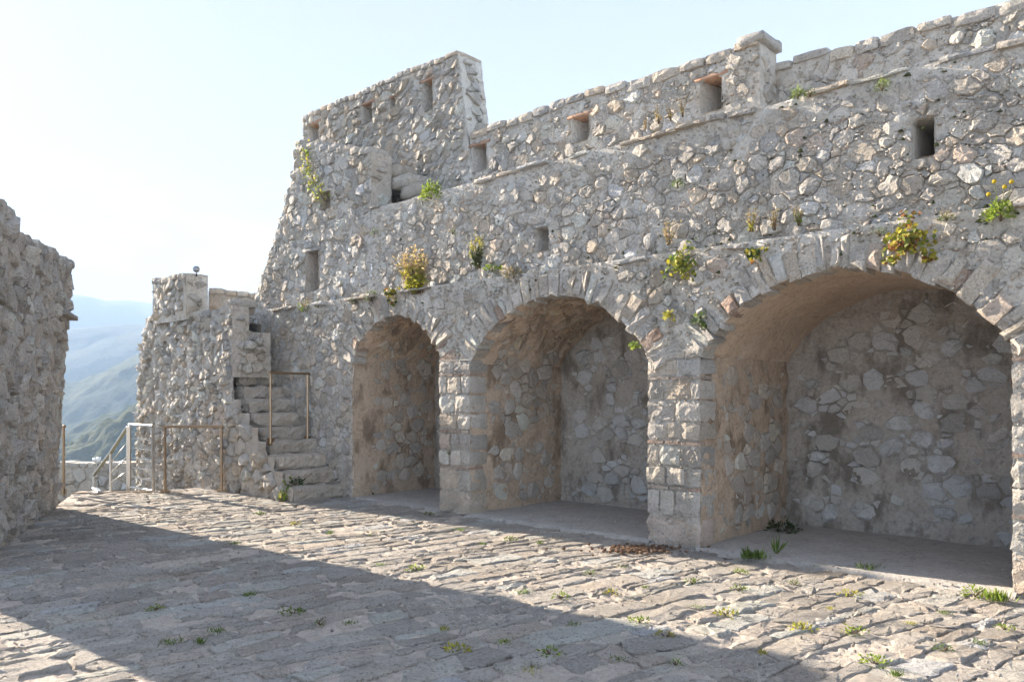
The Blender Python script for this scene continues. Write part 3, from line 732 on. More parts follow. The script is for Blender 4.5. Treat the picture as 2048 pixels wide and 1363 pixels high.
# ================================================================== tower wall
TO = 1.0; FT = fac(TO); TT = 6.86; TA0, TA1 = -8.70, -4.42
th_ = [hole_from_px(618, 248, 638, 282, TO), hole_from_px(724, 208, 745, 246, TO), hole_from_px(781, 196, 791, 216, TO), hole_from_px(846, 162, 866, 222, TO)]
tower = thing('tower_wall', 'tall slab of tightly packed grey rubble with four slits rising above the wall walk', 'wall', P2 + NX * TO + AX * -6.5 + UP * WALK)
tb = (TA0, TA1 + .6, WALK - .1, TT)
TEDGE = s_line(TA1, TT, TA1 + .42, WALK - .1)
s_t = s_and(s_rect(*tb), lambda a, b: -TEDGE(a, b) if TEDGE(np.array(0.), np.array(5.)) > 0 else TEDGE(a, b), *[s_box_hole(*h) for h in th_])
sheet('mortar_bed', FT, tb, .036, 'mortar', tower, sdf=s_t, amp=.020, freq=7, seed=150)
stw = Stones(tower)
chips('packing_chips', tower, FT, tb, s_t, 300, 156)
stw.rubble(FT, (tb[0], tb[1], tb[2], TT - .05), s_and(s_t, s_top([-20, 20], [TT - .05, TT - .05])), .035, .10, 1.3, .005, (.008, .042), .05, 151, skip=.04, slant=.25, tilt=.2)
def t_end(a, b, h):       # right end, leaning like the edge
    a, b, h = np.broadcast_arrays(np.asarray(a, float), np.asarray(b, float), np.asarray(h, float))
    aa = TA1 + (TT - b) / (TT - WALK + .1) * .42 + h
    return P2 + aa[..., None] * AX + (TO + a)[..., None] * NX + b[..., None] * UP
sheet('end_face', t_end, (0, .5, WALK - .1, TT), .036, 'mortar', tower, amp=.02, seed=152)
stw.rubble(t_end, (0, .5, WALK - .1, TT - .04), s_rect(0, .5, WALK - .1, TT - .04), .045, .12, 1.35, .008, (.012, .045), .05, 153)
sheet('rear_face', plane(P2 + NX * (TO + .5) + AX * (TA1 + .01), -AX), (0, TA1 - TA0, WALK - .1, TT - .05), .1, 'mortar', tower, amp=.02, seed=154)
coping(stw, FT, TA0, TA1 + .02, lambda x: TT + .03 + .02 * math.sin(x * 3), .5, np.random.default_rng(155), (.07, .12), (.16, .34))
stw.finish()
for i, h in enumerate(th_): reveal(tower, FT, *h, .38, 'mortar', back=True, splay=.0, lintel='brick')

# ================================================================== turret front left of the walkway (flush with the upper wall)
turret = thing('turret_wall', 'high battered rubble wall with narrow dark openings rising behind the steps', 'wall', P2 + AX * -7.2 + UP * LEDGE)
TLB, TLA = [2.9, 3.4, 4.2, 4.3, 5.15, 5.25, 5.92], [-9.12, -8.86, -8.36, -8.24, -7.80, -7.64, -7.55]
tl = lambda a, b: (a - np.interp(b, TLB, TLA)) * .88
_sg = 1
T3 = hole_from_px(612, 502, 638, 582, UOFF); T4 = hole_from_px(641, 383, 661, 418, UOFF)
TTOP = ([-9.2, -8.1, -7.95, -7.55, -7.0, -6.2, TURR], [5.45, 5.45, 5.45, 5.92, 5.80, 5.55, 5.34])
def jag(a, b): return .05 * np.floor(3 * fbm(p3(np.asarray(b) * 3.1, 0.3), 2, 160)) * .6
s_tu = s_and(lambda a, b: _sg * tl(a, b) + jag(a, b), s_top(*TTOP), lambda a, b: TURR - a, lambda a, b: b - LEDGE + .08, s_box_hole(*T3), s_box_hole(*T4))
sheet('mortar_bed', FU, (-9.2, TURR, LEDGE - .08, 6.0), .036, 'mortar', turret, sdf=s_tu, amp=.026, freq=6, seed=161)
sq = Stones(turret)
chips('packing_chips', turret, FU, (-9.2, TURR, LEDGE - .08, 6.0), s_tu, 330, 168)
sq.rubble(FU, (-9.2, TURR, LEDGE - .08, 6.0), s_tu, .03, .115, 1.2, .006, (-.002, .034), .06, 162, skip=.06)
fr = side(TURR, UOFF); sheet('end_face', fr, (0, .4, WALK - .1, 5.34), .04, 'mortar_left', turret, amp=.02, seed=163)
sq.rubble(fr, (0, .4, WALK - .1, 5.34), s_rect(0, .4, WALK - .1, 5.33), .06, .14, 1.5, .012, (.010, .04), .05, 164)
r = np.random.default_rng(165)
x = -7.55
while x < TURR - .05:
    w = min(r.uniform(.16, .36), TURR - x); z = float(np.interp(x + w / 2, *TTOP)); V, F = block(FU(x + w / 2, z - .02 + r.normal(0, .015), -.17), AX, -NX, UP, (w - .01, .40, .12), r, (4, 3, 2), .28, .12, 5)
    sq.add(V, F, pick_tint(r), None, 'coping_stone'); x += w
for i in range(15):                                                    # ragged battered corner
    u = (i + .5) / 15; b = 5.85 + (LEDGE - 5.85) * u; a = float(np.interp(b, TLB, TLA)) - r.uniform(-.02, .07)
    V, F = block(FU(a + .10 + r.normal(0, .02), b, -.16), AX, -NX, UP, (r.uniform(.18, .3), .36, r.uniform(.13, .19)), r, (3, 3, 2), .3, .14, 5)
    sq.add(V, F, pick_tint(r), None, 'quoin')
sq.finish()
reveal(turret, FU, *T3, .6, 'mortar_left', back=True, lintel='stone'); reveal(turret, FU, *T4, .4, 'mortar_left', back=True)
sheet('rear_face', plane(P2 + NX * (UOFF + .4) + AX * TURR, -AX), (0, 2.1, WALK - .3, 5.3), .1, 'mortar', turret, amp=.02, seed=166)
bkf = plane(P2 + NX * (UOFF + .9) + AX * TURR, -AX)
bl = lambda a, b: np.minimum(_sg * tl(TURR - a, b), np.interp(TURR - a, *TTOP) - b)
sheet('rear_face', bkf, (1.6, 3.8, 0, 5.9), .1, 'mortar', turret, sdf=bl, amp=.02, seed=167)
# left end: slope from the front to the rear face
V = []
for u in np.linspace(0, 1, 30):
    for q in np.linspace(0, .9, 10):
        b = LEDGE - .08 + u * (5.9 - LEDGE); a = float(np.interp(b, TLB, TLA)); V.append(P2 + AX * (a + .03) + NX * (UOFF + q) + UP * b)
V = np.array(V); V += .02 * np.stack([fbm(V * 6 + o_, 4) for o_ in (0, 5, 9)], -1)
I = np.arange(300).reshape(30, 10); mesh_obj('end_face', V, np.stack([I[:-1, :-1], I[1:, :-1], I[1:, 1:], I[:-1, 1:]], -1).reshape(-1, 4), 'mortar', turret)
# low steps up from the walkway behind the turret parapet
tst = thing('tower_steps', 'worn stone steps climbing from the wall walk to the tower wall', 'steps', P2 + AX * -5.3 + NX * .75 + UP * WALK)
for i in range(4):
    V, F = block(P2 + AX * (-4.72 - .27 * i) + NX * .76 + UP * (WALK + .09 + .19 * i), AX, -NX, UP, (.5, .48, .20), r, (4, 5, 2), .2, .07, 5)
    mesh_obj('step', V, F, 'stone', tst, tint=pick_tint(r), origin=V.mean(0))

# ================================================================== court end wall and stair
CP = polyline(COURT); CL = CP.length
seg = np.r_[0, np.cumsum([math.dist(p, q) for p, q in zip(COURT, COURT[1:])])]
aW = seg[3] + .38                       # the end wall stops here; beyond it the stair side goes on
endw = thing('end_wall', 'broken-topped rubble wall closing the court between the gate and the stone stair', 'wall', (-6.1, 14.4, 0))
ETOP = ([0, .9, 1.15, 1.6, 2.4, 3.0, 3.6, 4.1, aW], [2.85, 2.85, 3.02, 3.16, 3.12, 3.02, 3.05, 2.96, 3.10])
def EW(a, b, h):
    a, b, h = np.broadcast_arrays(np.asarray(a, float), np.asarray(b, float), np.asarray(h, float))
    bulge = .05 * np.sin(np.clip(b, 0, 3) * 1.2) - .03 * b
    k = np.clip((a - seg[3] + .3) / .9, 0, 1)
    return CP(a, b, h + bulge * (1 - k))
s_e = s_and(s_top(*ETOP), lambda a, b: aW - a, lambda a, b: a, lambda a, b: b + .85)
sheet('mortar_bed', EW, (0, aW, -.8, 3.3), .036, 'mortar', endw, sdf=s_e, amp=.045, freq=5, seed=170)
se = Stones(endw)
chips('packing_chips', endw, EW, (0, aW, -.2, 3.3), s_e, 330, 175)
se.rubble(EW, (0, aW, -.4, 3.3), s_e, .032, .10, 1.15, .006, (.006, .06), .06, 171, skip=.10, tilt=.2)
eN = EW(aW, 0., 0.) ; r = np.random.default_rng(172)
stub = plane(eN, NX); sheet('end_face', stub, (0, .30, 1.9, 3.08), .036, 'mortar_left', endw, amp=.03, seed=173)
se.rubble(stub, (0, .70, 1.9, 3.08), lambda a, b: np.minimum(s_rect(0, .70, 1.9, 3.06)(a, b), np.maximum(.30 - a, 2.66 - b)), .04, .11, 1.2, .010, (.02, .07), .05, 174, tilt=.25)
sheet('end_face', stub, (.30, .70, 1.9, 2.66), .036, 'mortar_left', endw, amp=.03, seed=176)
x = .9
while x < aW - .05:
    w = min(r.uniform(.16, .36), aW - x); p = EW(x + w / 2, float(np.interp(x + w / 2, *ETOP)) - .02 + r.normal(0, .02), -.2)
    V, F = block(p, AX, -NX, UP, (w, .5, r.uniform(.1, .16)), r, (4, 3, 2), .3, .13, 5)
    se.add(V, F, pick_tint(r), None, 'coping_stone'); x += w
se.finish()
# solid behind the end wall so that it closes
V = np.array([EW(a, b, -q) for a in np.linspace(0, aW, 14) for b, q in ((-.8, .5), (2.8, .5), (2.8, .0))]); F = []
for i in range(13): F += [(3 * i, 3 * i + 1, 3 * i + 4, 3 * i + 3), (3 * i + 1, 3 * i + 2, 3 * i + 5, 3 * i + 4)]
mesh_obj('rear_face', V, F, 'mortar', endw)
# merlon on top and the inner parapet behind it
def box_wall(name, label, corner, ax, size, z0, z1, seed, mat='mortar', rmin=.045, rmax=.12, zr=None):
    """A free-standing block of masonry: front, right end, rear and top, with stones on the seen faces."""
    corner = np.array(corner, float); ax = np.array(ax, float) / np.linalg.norm(ax); nx = np.array([-ax[1], ax[0], 0])
    t = thing(name, label, 'wall', corner + ax * size[0] / 2 + UP * z0); S_ = Stones(t); zr = z1 if zr is None else zr
    tp = lambda a: z1 + (zr - z1) * a / size[0]
    f = plane(corner, ax); g = plane(corner + ax * size[0], nx)
    sdf_ = s_and(s_rect(0, size[0], z0, 99), lambda a, b: tp(a) - b)
    sheet('mortar_bed', f, (0, size[0], z0, max(z1, zr)), .04, mat, t, sdf=sdf_, amp=.02, seed=seed); sheet('end_face', g, (0, size[1], z0, zr), .04, mat, t, amp=.02, seed=seed + 1)
    sheet('rear_face', plane(corner + ax * size[0] + nx * size[1], -ax), (0, size[0], z0, min(z1, zr)), .1, mat, t, seed=seed + 2)
    sheet('end_face', plane(corner + nx * size[1], -nx), (0, size[1], z0, z1), .08, mat, t, seed=seed + 3)
    S_.rubble(f, (0, size[0], z0, max(z1, zr)), sdf_, rmin, rmax, 1.2, .010, (.01, .045), .05, seed + 4)
    S_.rubble(g, (0, size[1], z0, zr), s_rect(0, size[1], z0, zr), rmin, rmax, 1.3, .010, (.01, .045), .05, seed + 5)
    coping(S_, f, 0, size[0], lambda x: tp(x) + .05, size[1], np.random.default_rng(seed + 6), (.1, .15), (.16, .32), ax=ax, nx=-nx)
    S_.finish(); return t
box_wall('merlon', 'squat rubble merlon carrying a floodlight above the end wall', (-6.85, 15.15, 0), AX, (1.38, .42), 2.95, 3.76, 180, zr=3.74)
box_wall('inner_parapet', 'low tan parapet between the merlon and the tall battered wall', (-5.75, 15.05, 0), (1.0, .05, 0), (1.6, .4), 2.2, 3.58, 190, 'mortar_left', zr=3.42)
# stair: nine worn steps along the facade, then a narrower flight
stair = thing('stone_stair', 'worn stone stair climbing along the wall beside the first arch', 'stairs', P2 + AX * -5.98 - NX * .45)
steps_z = []
NST = 9; A0, RUN, RISE = -5.96, .250, .219
for i in range(NST):
    a = A0 - RUN * i; z = RISE * (i + 1); nl = -.90 + .024 * i
    ln = -nl + .12; dp = RUN + .26
    V, F = block(P2 + AX * (a - dp / 2) + NX * (nl + ln / 2) + UP * (z - .115 + r.normal(0, .006)), NX, AX, UP, (ln + r.uniform(-.04, .05), dp, .235), r, (12, 5, 4), .26, .11, 5)
    V = V + AX * r.normal(0, .012)
    V[:, 2] = np.maximum(V[:, 2], -.03)
    V = V + r.normal(0, .007, V.shape)
    mesh_obj('step', V, F, 'stone', stair, tint=np.array((.62, .525, .42)) * r.uniform(.85, 1.1), origin=V.mean(0), smooth=False)
for i in range(6):
    a = A0 - RUN * NST - .24 * i; z = RISE * NST + .20 * (i + 1)
    V, F = block(P2 + AX * (a - .22) + NX * -.12 + UP * (z - .12), NX, AX, UP, (.62 + r.uniform(-.03, .03), .44, .235), r, (7, 4, 3), .22, .07, 4)
    mesh_obj('step', V, F, 'stone', stair, tint=np.array((.56, .51, .44)) * r.uniform(.9, 1.1), origin=V.mean(0), smooth=False)
# stair side face
ss = Stones(stair)
sm_ = seg[-1]
def stair_top(a):
    run = sm_ - a; return np.clip(RISE * (np.floor((run) / (RUN * 1.02)) + 1), 0, 2.0)
s_s = s_and(lambda a, b: stair_top(a) - b, lambda a, b: sm_ - a, lambda a, b: a - seg[3] + .02, lambda a, b: b + .05)
sheet('side_face', CP, (seg[3] - .02, sm_, 0, 2.0), .036, 'mortar_left', stair, sdf=s_s, amp=.03, freq=5, seed=200)
ss.rubble(CP, (seg[3], sm_, 0, 2.0), s_s, .06, .15, 1.1, .012, (.02, .07), .06, 201, skip=.03)
ss.finish()

# ================================================================== left wall in the foreground
left = thing('left_wall', 'leaning brownish rubble wall in shade at the edge of the paving', 'wall', (LW0 + LW1) / 2)
LLEN = float(np.linalg.norm(LW1 - LW0)); LF = plane(LW0, LWD, lean=.06)
LTOP = ([0, .9, .95, 1.6, 2.4, 3.4, 4.2, LLEN], [3.44, 3.40, 3.27, 3.28, 3.34, 3.42, 3.48, 3.53])
def lj(b): return .06 * fbm(p3(np.asarray(b, float) * 2.3, 4.4), 3, 210)
s_l = s_and(s_top(*LTOP), lambda a, b: LLEN - .06 + lj(b) + .012 * b - a, lambda a, b: a, lambda a, b: b + .05)
sheet('mortar_bed', LF, (0, LLEN + .1, 0, 4), .036, 'mortar_left', left, sdf=s_l, amp=.04, freq=5, seed=211)
sl = Stones(left)
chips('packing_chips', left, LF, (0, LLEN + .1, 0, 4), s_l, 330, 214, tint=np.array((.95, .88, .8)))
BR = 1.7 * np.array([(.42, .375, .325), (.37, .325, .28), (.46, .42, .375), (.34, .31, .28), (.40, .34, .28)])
sl.rubble(LF, (0, LLEN + .1, 0, 4), s_l, .035, .13, 1.0, .006, (.006, .055), .07, 212, lambda q: pick_tint(q, BR, PNW), skip=.05, tilt=.2)
def LE(a, b, h):          # near end of the wall
    a, b, h = np.broadcast_arrays(np.asarray(a, float), np.asarray(b, float), np.asarray(h, float))
    return LW0 + LWN * (a - .3 + .06 * b)[..., None] + UP * b[..., None] - LWD * (h + .02)[..., None]
sheet('end_face', LE, (0, .3, 0, 3.3), .04, 'mortar_left', left, amp=.03, seed=215)
sl.rubble(LE, (0, .3, 0, 3.3), s_rect(0, .3, 0, 3.3), .05, .14, 1.1, .008, (.006, .05), .06, 216, lambda q: pick_tint(q, BR, PNW), tilt=.2)
r = np.random.default_rng(213)
x = 0
while x < LLEN:
    w = r.uniform(.2, .42); z = float(np.interp(x + w / 2, *LTOP)); V, F = block(LF(x + w / 2, z - .03 + r.normal(0, .025), -.14), LWD, LWN, UP, (w, .34, r.uniform(.1, .17)), r, (4, 3, 2), .3, .14, 5)
    sl.add(V, F, pick_tint(r, BR, PNW), None, 'coping_stone'); x += w
for i in range(17):
    z = .1 + i * .21; V, F = block(LF(LLEN - .20 + .015 * z + r.normal(0, .03), z, -.16 + r.normal(.01, .012)), LWD, LWN, UP, (r.uniform(.22, .38), .36, .2), r, (4, 3, 3), .3, .13, 5)
    sl.add(V, F, pick_tint(r, BR, PNW), None, 'quoin')
sl.finish()
V = []; F = []
for a in (0, LLEN):
    for b, q in ((0, -.3), (3.2 + .06 * a, -.3), (3.2 + .06 * a, 0), (0, 0)): V.append(LF(a, b, q))
F = [(0, 4, 5, 1), (1, 5, 6, 2), (0, 1, 2, 3), (7, 6, 5, 4)]
mesh_obj('rear_face', np.array(V), F, 'mortar_left', left, smooth=False)
# the projecting block high on its far end, with its ledge
V, F = block(LF(LLEN - .55, 2.70, .03), LWD, LWN, UP, (1.0, .22, .07), r, (6, 3, 2), .2, .1, 5)
mesh_obj('ledge_slab', V, F, 'stone', left, tint=(.42, .39, .35), origin=V.mean(0))

# ================================================================== beyond the gate: threshold, path, low wall
o = sheet('path', lambda a, b, h: np.stack([a, b, h - .16 - .30 * (b - 13.2)], -1), (-8.3, -5.9, 13.25, 19), .12, 'paving_bed', None, amp=.03, seed=220); o['kind'] = 'structure'
box_wall('low_wall', 'low rubble wall on the downhill side of the path below the gate', (-11.6, 18.6, 0), (1, -.02, 0), (4.1, .5), -2.4, -.02, 230, 'mortar_left', .07, .18)
V, F = tube((-7.15, 12.95, .012), (-5.95, 13.08, .016), .05, .02); 
tag = mesh_obj('threshold_strip', V, F, 'bronze_steel', smooth=False); tag['label'] = 'flat bronze metal strip on the ground where the path leaves the court'; tag['category'] = 'threshold'

# ================================================================== metal railings
def bars(t, lst, mat):
    for nm, p, q, w, d in lst:
        V, F = tube(p, q, w, d); mesh_obj(nm, V, F, mat, t, smooth=False, origin=V.mean(0))
def rail_frame(label, p0, p1, z0, z1, h, mat='bronze_steel', w=.065, group=None):
    p0, p1 = np.array(p0, float), np.array(p1, float); t = thing('railing', label, 'railing', (*((p0 + p1) / 2)[:2], min(z0, z1)))
    d = (p1 - p0)[:2]; d = d / np.linalg.norm(d); e = np.array([d[0], d[1], 0]) * (w / 2 + .0)
    a = np.array([p0[0], p0[1], z0]); b = np.array([p1[0], p1[1], z1]); at = a + UP * h; bt = np.array([b[0], b[1], at[2]])
    bars(t, [('post', a - UP * .03, at, w, .03), ('post', b - UP * .03, bt, w, .03), ('top_bar', at - e + UP * .017, bt + e + UP * .017, .05, .04), ('base_plate', a + e * 2.2, a - e * 2.2, .012, .11), ('base_plate', b + e * 2.2, b - e * 2.2, .012, .11)], mat)
    return t
g0, g1 = px_ground(330, 986), px_ground(443, 984)
rail_frame('bronze hoop railing standing on the paving against the end wall', g0, g1, 0, 0, 1.07)
# stair railing: posts on the left and right of the fourth and fifth step
q0 = P2 + AX * (A0 - RUN * 3 - .06) + NX * -.80; q1 = P2 + AX * (A0 - RUN * 3 - .16) + NX * -.07
rail_frame('bronze hoop railing closing off the stone stair', q0, q1, RISE * 4, RISE * 4, 1.06)
# gate panel with wires and the sloping handrail that goes down the path
c0, c1 = px_ground(306, 984), px_ground(259, 976)
t = thing('railing', 'steel gate panel of five thin horizontal rods between two posts', 'gate', (*((c0 + c1) / 2)[:2], 0))
hh = 1.08
bars(t, [('post', c0 - UP * .03, c0 + UP * hh, .06, .04), ('post', c1 - UP * .03, c1 + UP * hh, .06, .04), ('top_bar', c0 + UP * (hh + .018), c1 + UP * (hh + .018), .05, .035), ('bottom_bar', c0 + UP * .03, c1 + UP * .03, .04, .03)], 'steel')
for i in range(5):
    V, F = rod(c0 + UP * (.20 + .165 * i), c1 + UP * (.20 + .165 * i), .009); mesh_obj('rod', V, F, 'steel', t, origin=V.mean(0))
t = thing('railing', 'sloping steel handrail descending the path beyond the gate panel', 'railing', (-7.6, 14.9, -.6))
d0 = c1 + np.array([-.06, .06, 0]); d1 = np.array([(221 - 1024) / FPX * 14.8, 14.8, 0]); d2 = np.array([(187 - 1024) / FPX * 15.9, 15.9, 0])
zt = lambda py, D: CAMZ + (HOR - py) / FPX * D
T0 = d0 + UP * zt(853, d0[1]); T1 = d1 + UP * zt(905, 14.8); T2 = d2 + UP * zt(950, 15.9)
bars(t, [('handrail', T0, T1, .06, .04), ('handrail', T1, T2, .06, .04), ('post', d0 - UP * .1, T0, .05, .04), ('post', d1 + UP * -.62, T1 + UP * .01, .06, .04), ('post', d2 + UP * -.95, T2 + UP * .01, .05, .04)], 'steel')
for i in range(3):
    V, F = rod(T0 - UP * (.25 + .25 * i), T1 - UP * (.2 + .18 * i), .007); mesh_obj('wire', V, F, 'steel', t, origin=V.mean(0))
e0 = px_ground(127, 983); e1 = e0 + np.array([-.55, .25, 0])
rail_frame('bronze hoop railing half hidden behind the leaning left wall', e0, e1, 0, 0, 1.07)
V, F = tube((-6.93, 13.2, .06), (-6.72, 12.95, .03), .07, .03); t = mesh_obj('metal_plate', V, F, 'steel', smooth=False); t['label'] = 'short bright steel plate lying at the edge of the gateway'; t['category'] = 'plate'

# floodlights
def floodlight(label, p, aim, s=1.0):
    p = np.array(p, float); aim = np.array(aim, float); aim /= np.linalg.norm(aim); t = thing('floodlight', label, 'floodlight', p)
    V, F = rod(p, p + UP * .10 * s, .012 * s); mesh_obj('bracket', V, F, 'lamp_dark', t)
    c = p + UP * .15 * s
    V, F = join([rod(c - aim * .10 * s, c - aim * .03 * s, .035 * s, .06 * s, 16), rod(c - aim * .03 * s, c + aim * .05 * s, .06 * s, .075 * s, 16)]); hs2 = mesh_obj('housing', V, F, 'lamp_white', t)
    V, F = rod(c + aim * .045 * s, c + aim * .056 * s, .064 * s, .064 * s, 16); mesh_obj('lens', V, F, 'lamp_glass', hs2)
floodlight('small white floodlight on top of the squat merlon', (-5.70, 14.36, 3.74), (.35, -.9, .0), .85)
floodlight('small white floodlight above the low wall below the gate', ((196 - 1024) / FPX * 18.3, 18.3, -.06), (.8, .3, -.1), 1.1)

# ================================================================== plants
LEAF = {'green': [(.13, .20, .03), (.18, .25, .05), (.09, .15, .025)], 'bright': [(.24, .33, .04), (.30, .36, .06), (.15, .23, .03)], 'yellow': [(.52, .45, .05), (.42, .38, .06), (.28, .30, .05)],
        'pink': [(.66, .46, .30), (.60, .47, .24), (.54, .45, .14)], 'autumn': [(.34, .28, .03), (.28, .10, .03), (.16, .19, .03), (.38, .33, .04)], 'dry': [(.42, .33, .24), (.36, .29, .18), (.27, .25, .12)],
        'dark': [(.035, .065, .015), (.05, .085, .02), (.025, .05, .012)], 'greyg': [(.15, .19, .11), (.12, .16, .08), (.19, .22, .14)]}
def tcol(r, key): return np.array(LEAF[key][r.integers(len(LEAF[key]))]) * r.uniform(.8, 1.25)
def leaf_quad(p, d, n, ln, w):
    d = d / np.linalg.norm(d); s = np.cross(d, n); l = np.linalg.norm(s); s = s / l if l > 1e-5 else np.array([1., 0, 0])
    return [p, p + d * ln * .45 + s * w / 2, p + d * ln, p + d * ln * .45 - s * w / 2]
def plant(name, label, cat, p, kind, w, h, out, col, seed, n=260, col2=None, group=None, hang=0.0):
    """kind: cushion (dome of small leaves), spikes (upright feathery stems), ivy (broad leaves hanging on a wall), grass (blades)."""
    r = np.random.default_rng(seed); p = np.array(p, float); out = np.array(out, float); t = thing(name, label, cat, p, group)
    V, F, T, SV = [], [], [], []
    tang = np.cross(out, UP); tang = tang / np.linalg.norm(tang) if np.linalg.norm(tang) > .1 else np.array([1., 0, 0]); fw = np.cross(UP, tang)
    def add(q, c): k = len(V); V.extend(q); F.append((k, k + 1, k + 2, k + 3)); T.extend([c] * 4)
    if kind == 'cushion':
        for _ in range(n):
            d = r.normal(size=3); d /= np.linalg.norm(d); d[2] = abs(d[2]) * .9 + .02; rr = r.uniform(.35, 1) ** .6
            rr *= 1 + .25 * math.sin(d[0] * 7 + seed) * math.cos(d[1] * 6)
            q = p + np.array([d[0] * w / 2, d[1] * w / 2, d[2] * h]) * rr
            l = w * r.uniform(.10, .2); add(leaf_quad(q, d + r.normal(0, .5, 3), r.normal(size=3), l, l * .45), tcol(r, col2 if col2 and d[2] > .55 else col))
        for _ in range(6): SV.append(rod(p - UP * .01, p + np.array([r.normal(0, .2) * w, r.normal(0, .2) * w, h * .6]), .004, .002, 5))
    elif kind == 'spikes':
        m = max(5, n // 16)
        for i in range(m):
            d = UP + tang * r.normal(0, .42) * w / h + out * r.uniform(-.05, .35); d /= np.linalg.norm(d); L_ = h * r.uniform(.55, 1.05); b = p + tang * r.normal(0, .09) * w
            end = b + d * L_; SV.append(rod(b - UP * .01, end, .004, .0015, 5))
            for j in range(22):
                u = r.uniform(.1, 1.02); q = b + d * L_ * u; l = h * r.uniform(.09, .17) * (1.15 - .5 * u)
                add(leaf_quad(q, d * .5 + r.normal(0, .6, 3), r.normal(size=3), l, l * .32), tcol(r, col2 if (col2 and u > .6) else col))
    elif kind == 'ivy':
        m = 7
        for i in range(m):
            e = p + tang * r.normal(0, .3) * w + UP * h * (r.uniform(-.5, .5) - hang * .3) + out * r.uniform(.03, .09); SV.append(rod(p, e, .004, .002, 5))
        for _ in range(n):
            a_, rr = r.uniform(0, 6.283), r.random() ** .75; rr *= 1 + .4 * math.sin(3 * a_ + seed) + .25 * math.sin(5 * a_ + 2 * seed); q = p + tang * math.cos(a_) * rr * w / 2 + UP * (math.sin(a_) * rr * h / 2 - hang * h * .3) + out * (r.uniform(.02, .13) * (1.2 - rr))
            l = r.uniform(.032, .062); add(leaf_quad(q, tang * r.normal() - UP * .5 + out * .3 + r.normal(0, .35, 3), out + r.normal(0, .45, 3) + UP * .3, l, l * .95), tcol(r, col2 if (col2 and r.random() < .4) else col))
    elif kind == 'grass':
        for _ in range(n):
            b = p + np.array([r.normal(0, .18) * w, r.normal(0, .18) * w, 0]); d = UP * 1.0 + np.array([r.normal(0, .55), r.normal(0, .55), 0]); L_ = h * r.uniform(.5, 1.1)
            add(leaf_quad(b, d, r.normal(size=3), L_, max(.004, L_ * .13)), tcol(r, col))
    elif kind == 'shrub':       # a leaning branch with clusters of leaves
        pts = hang
        for q0_, q1_ in zip(pts, pts[1:]): SV.append(rod(q0_, q1_, .008, .006, 6))
        for q0_, q1_ in zip(pts, pts[1:]):
            for _ in range(n // (len(pts) - 1)):
                q = q0_ + (q1_ - q0_) * r.random() + tang * r.normal(0, w) + UP * r.normal(0, w) + out * abs(r.normal(0, w * .5)); l = r.uniform(.03, .055)
                add(leaf_quad(q, r.normal(size=3), r.normal(size=3), l, l * .6), tcol(r, col2 if (col2 and r.random() < .5) else col))
            for _ in range(3): u = r.random(); b = q0_ + (q1_ - q0_) * u; SV.append(rod(b, b + tang * r.normal(0, w) + UP * r.normal(0, w) + out * .03, .004, .002, 5))
    mesh_obj('leaves', V, F, 'leaf', t, tint=np.array(T), smooth=False)
    if SV: mesh_obj('stems', *join(SV), 'wood_stem', t)
    return t
OUT = -NX
def wp(px, py, off, h=.03):
    a, b, D = px_on_facade(px, py, off - h); return P2 + AX * a + NX * (off - h) + UP * b, D / FPX
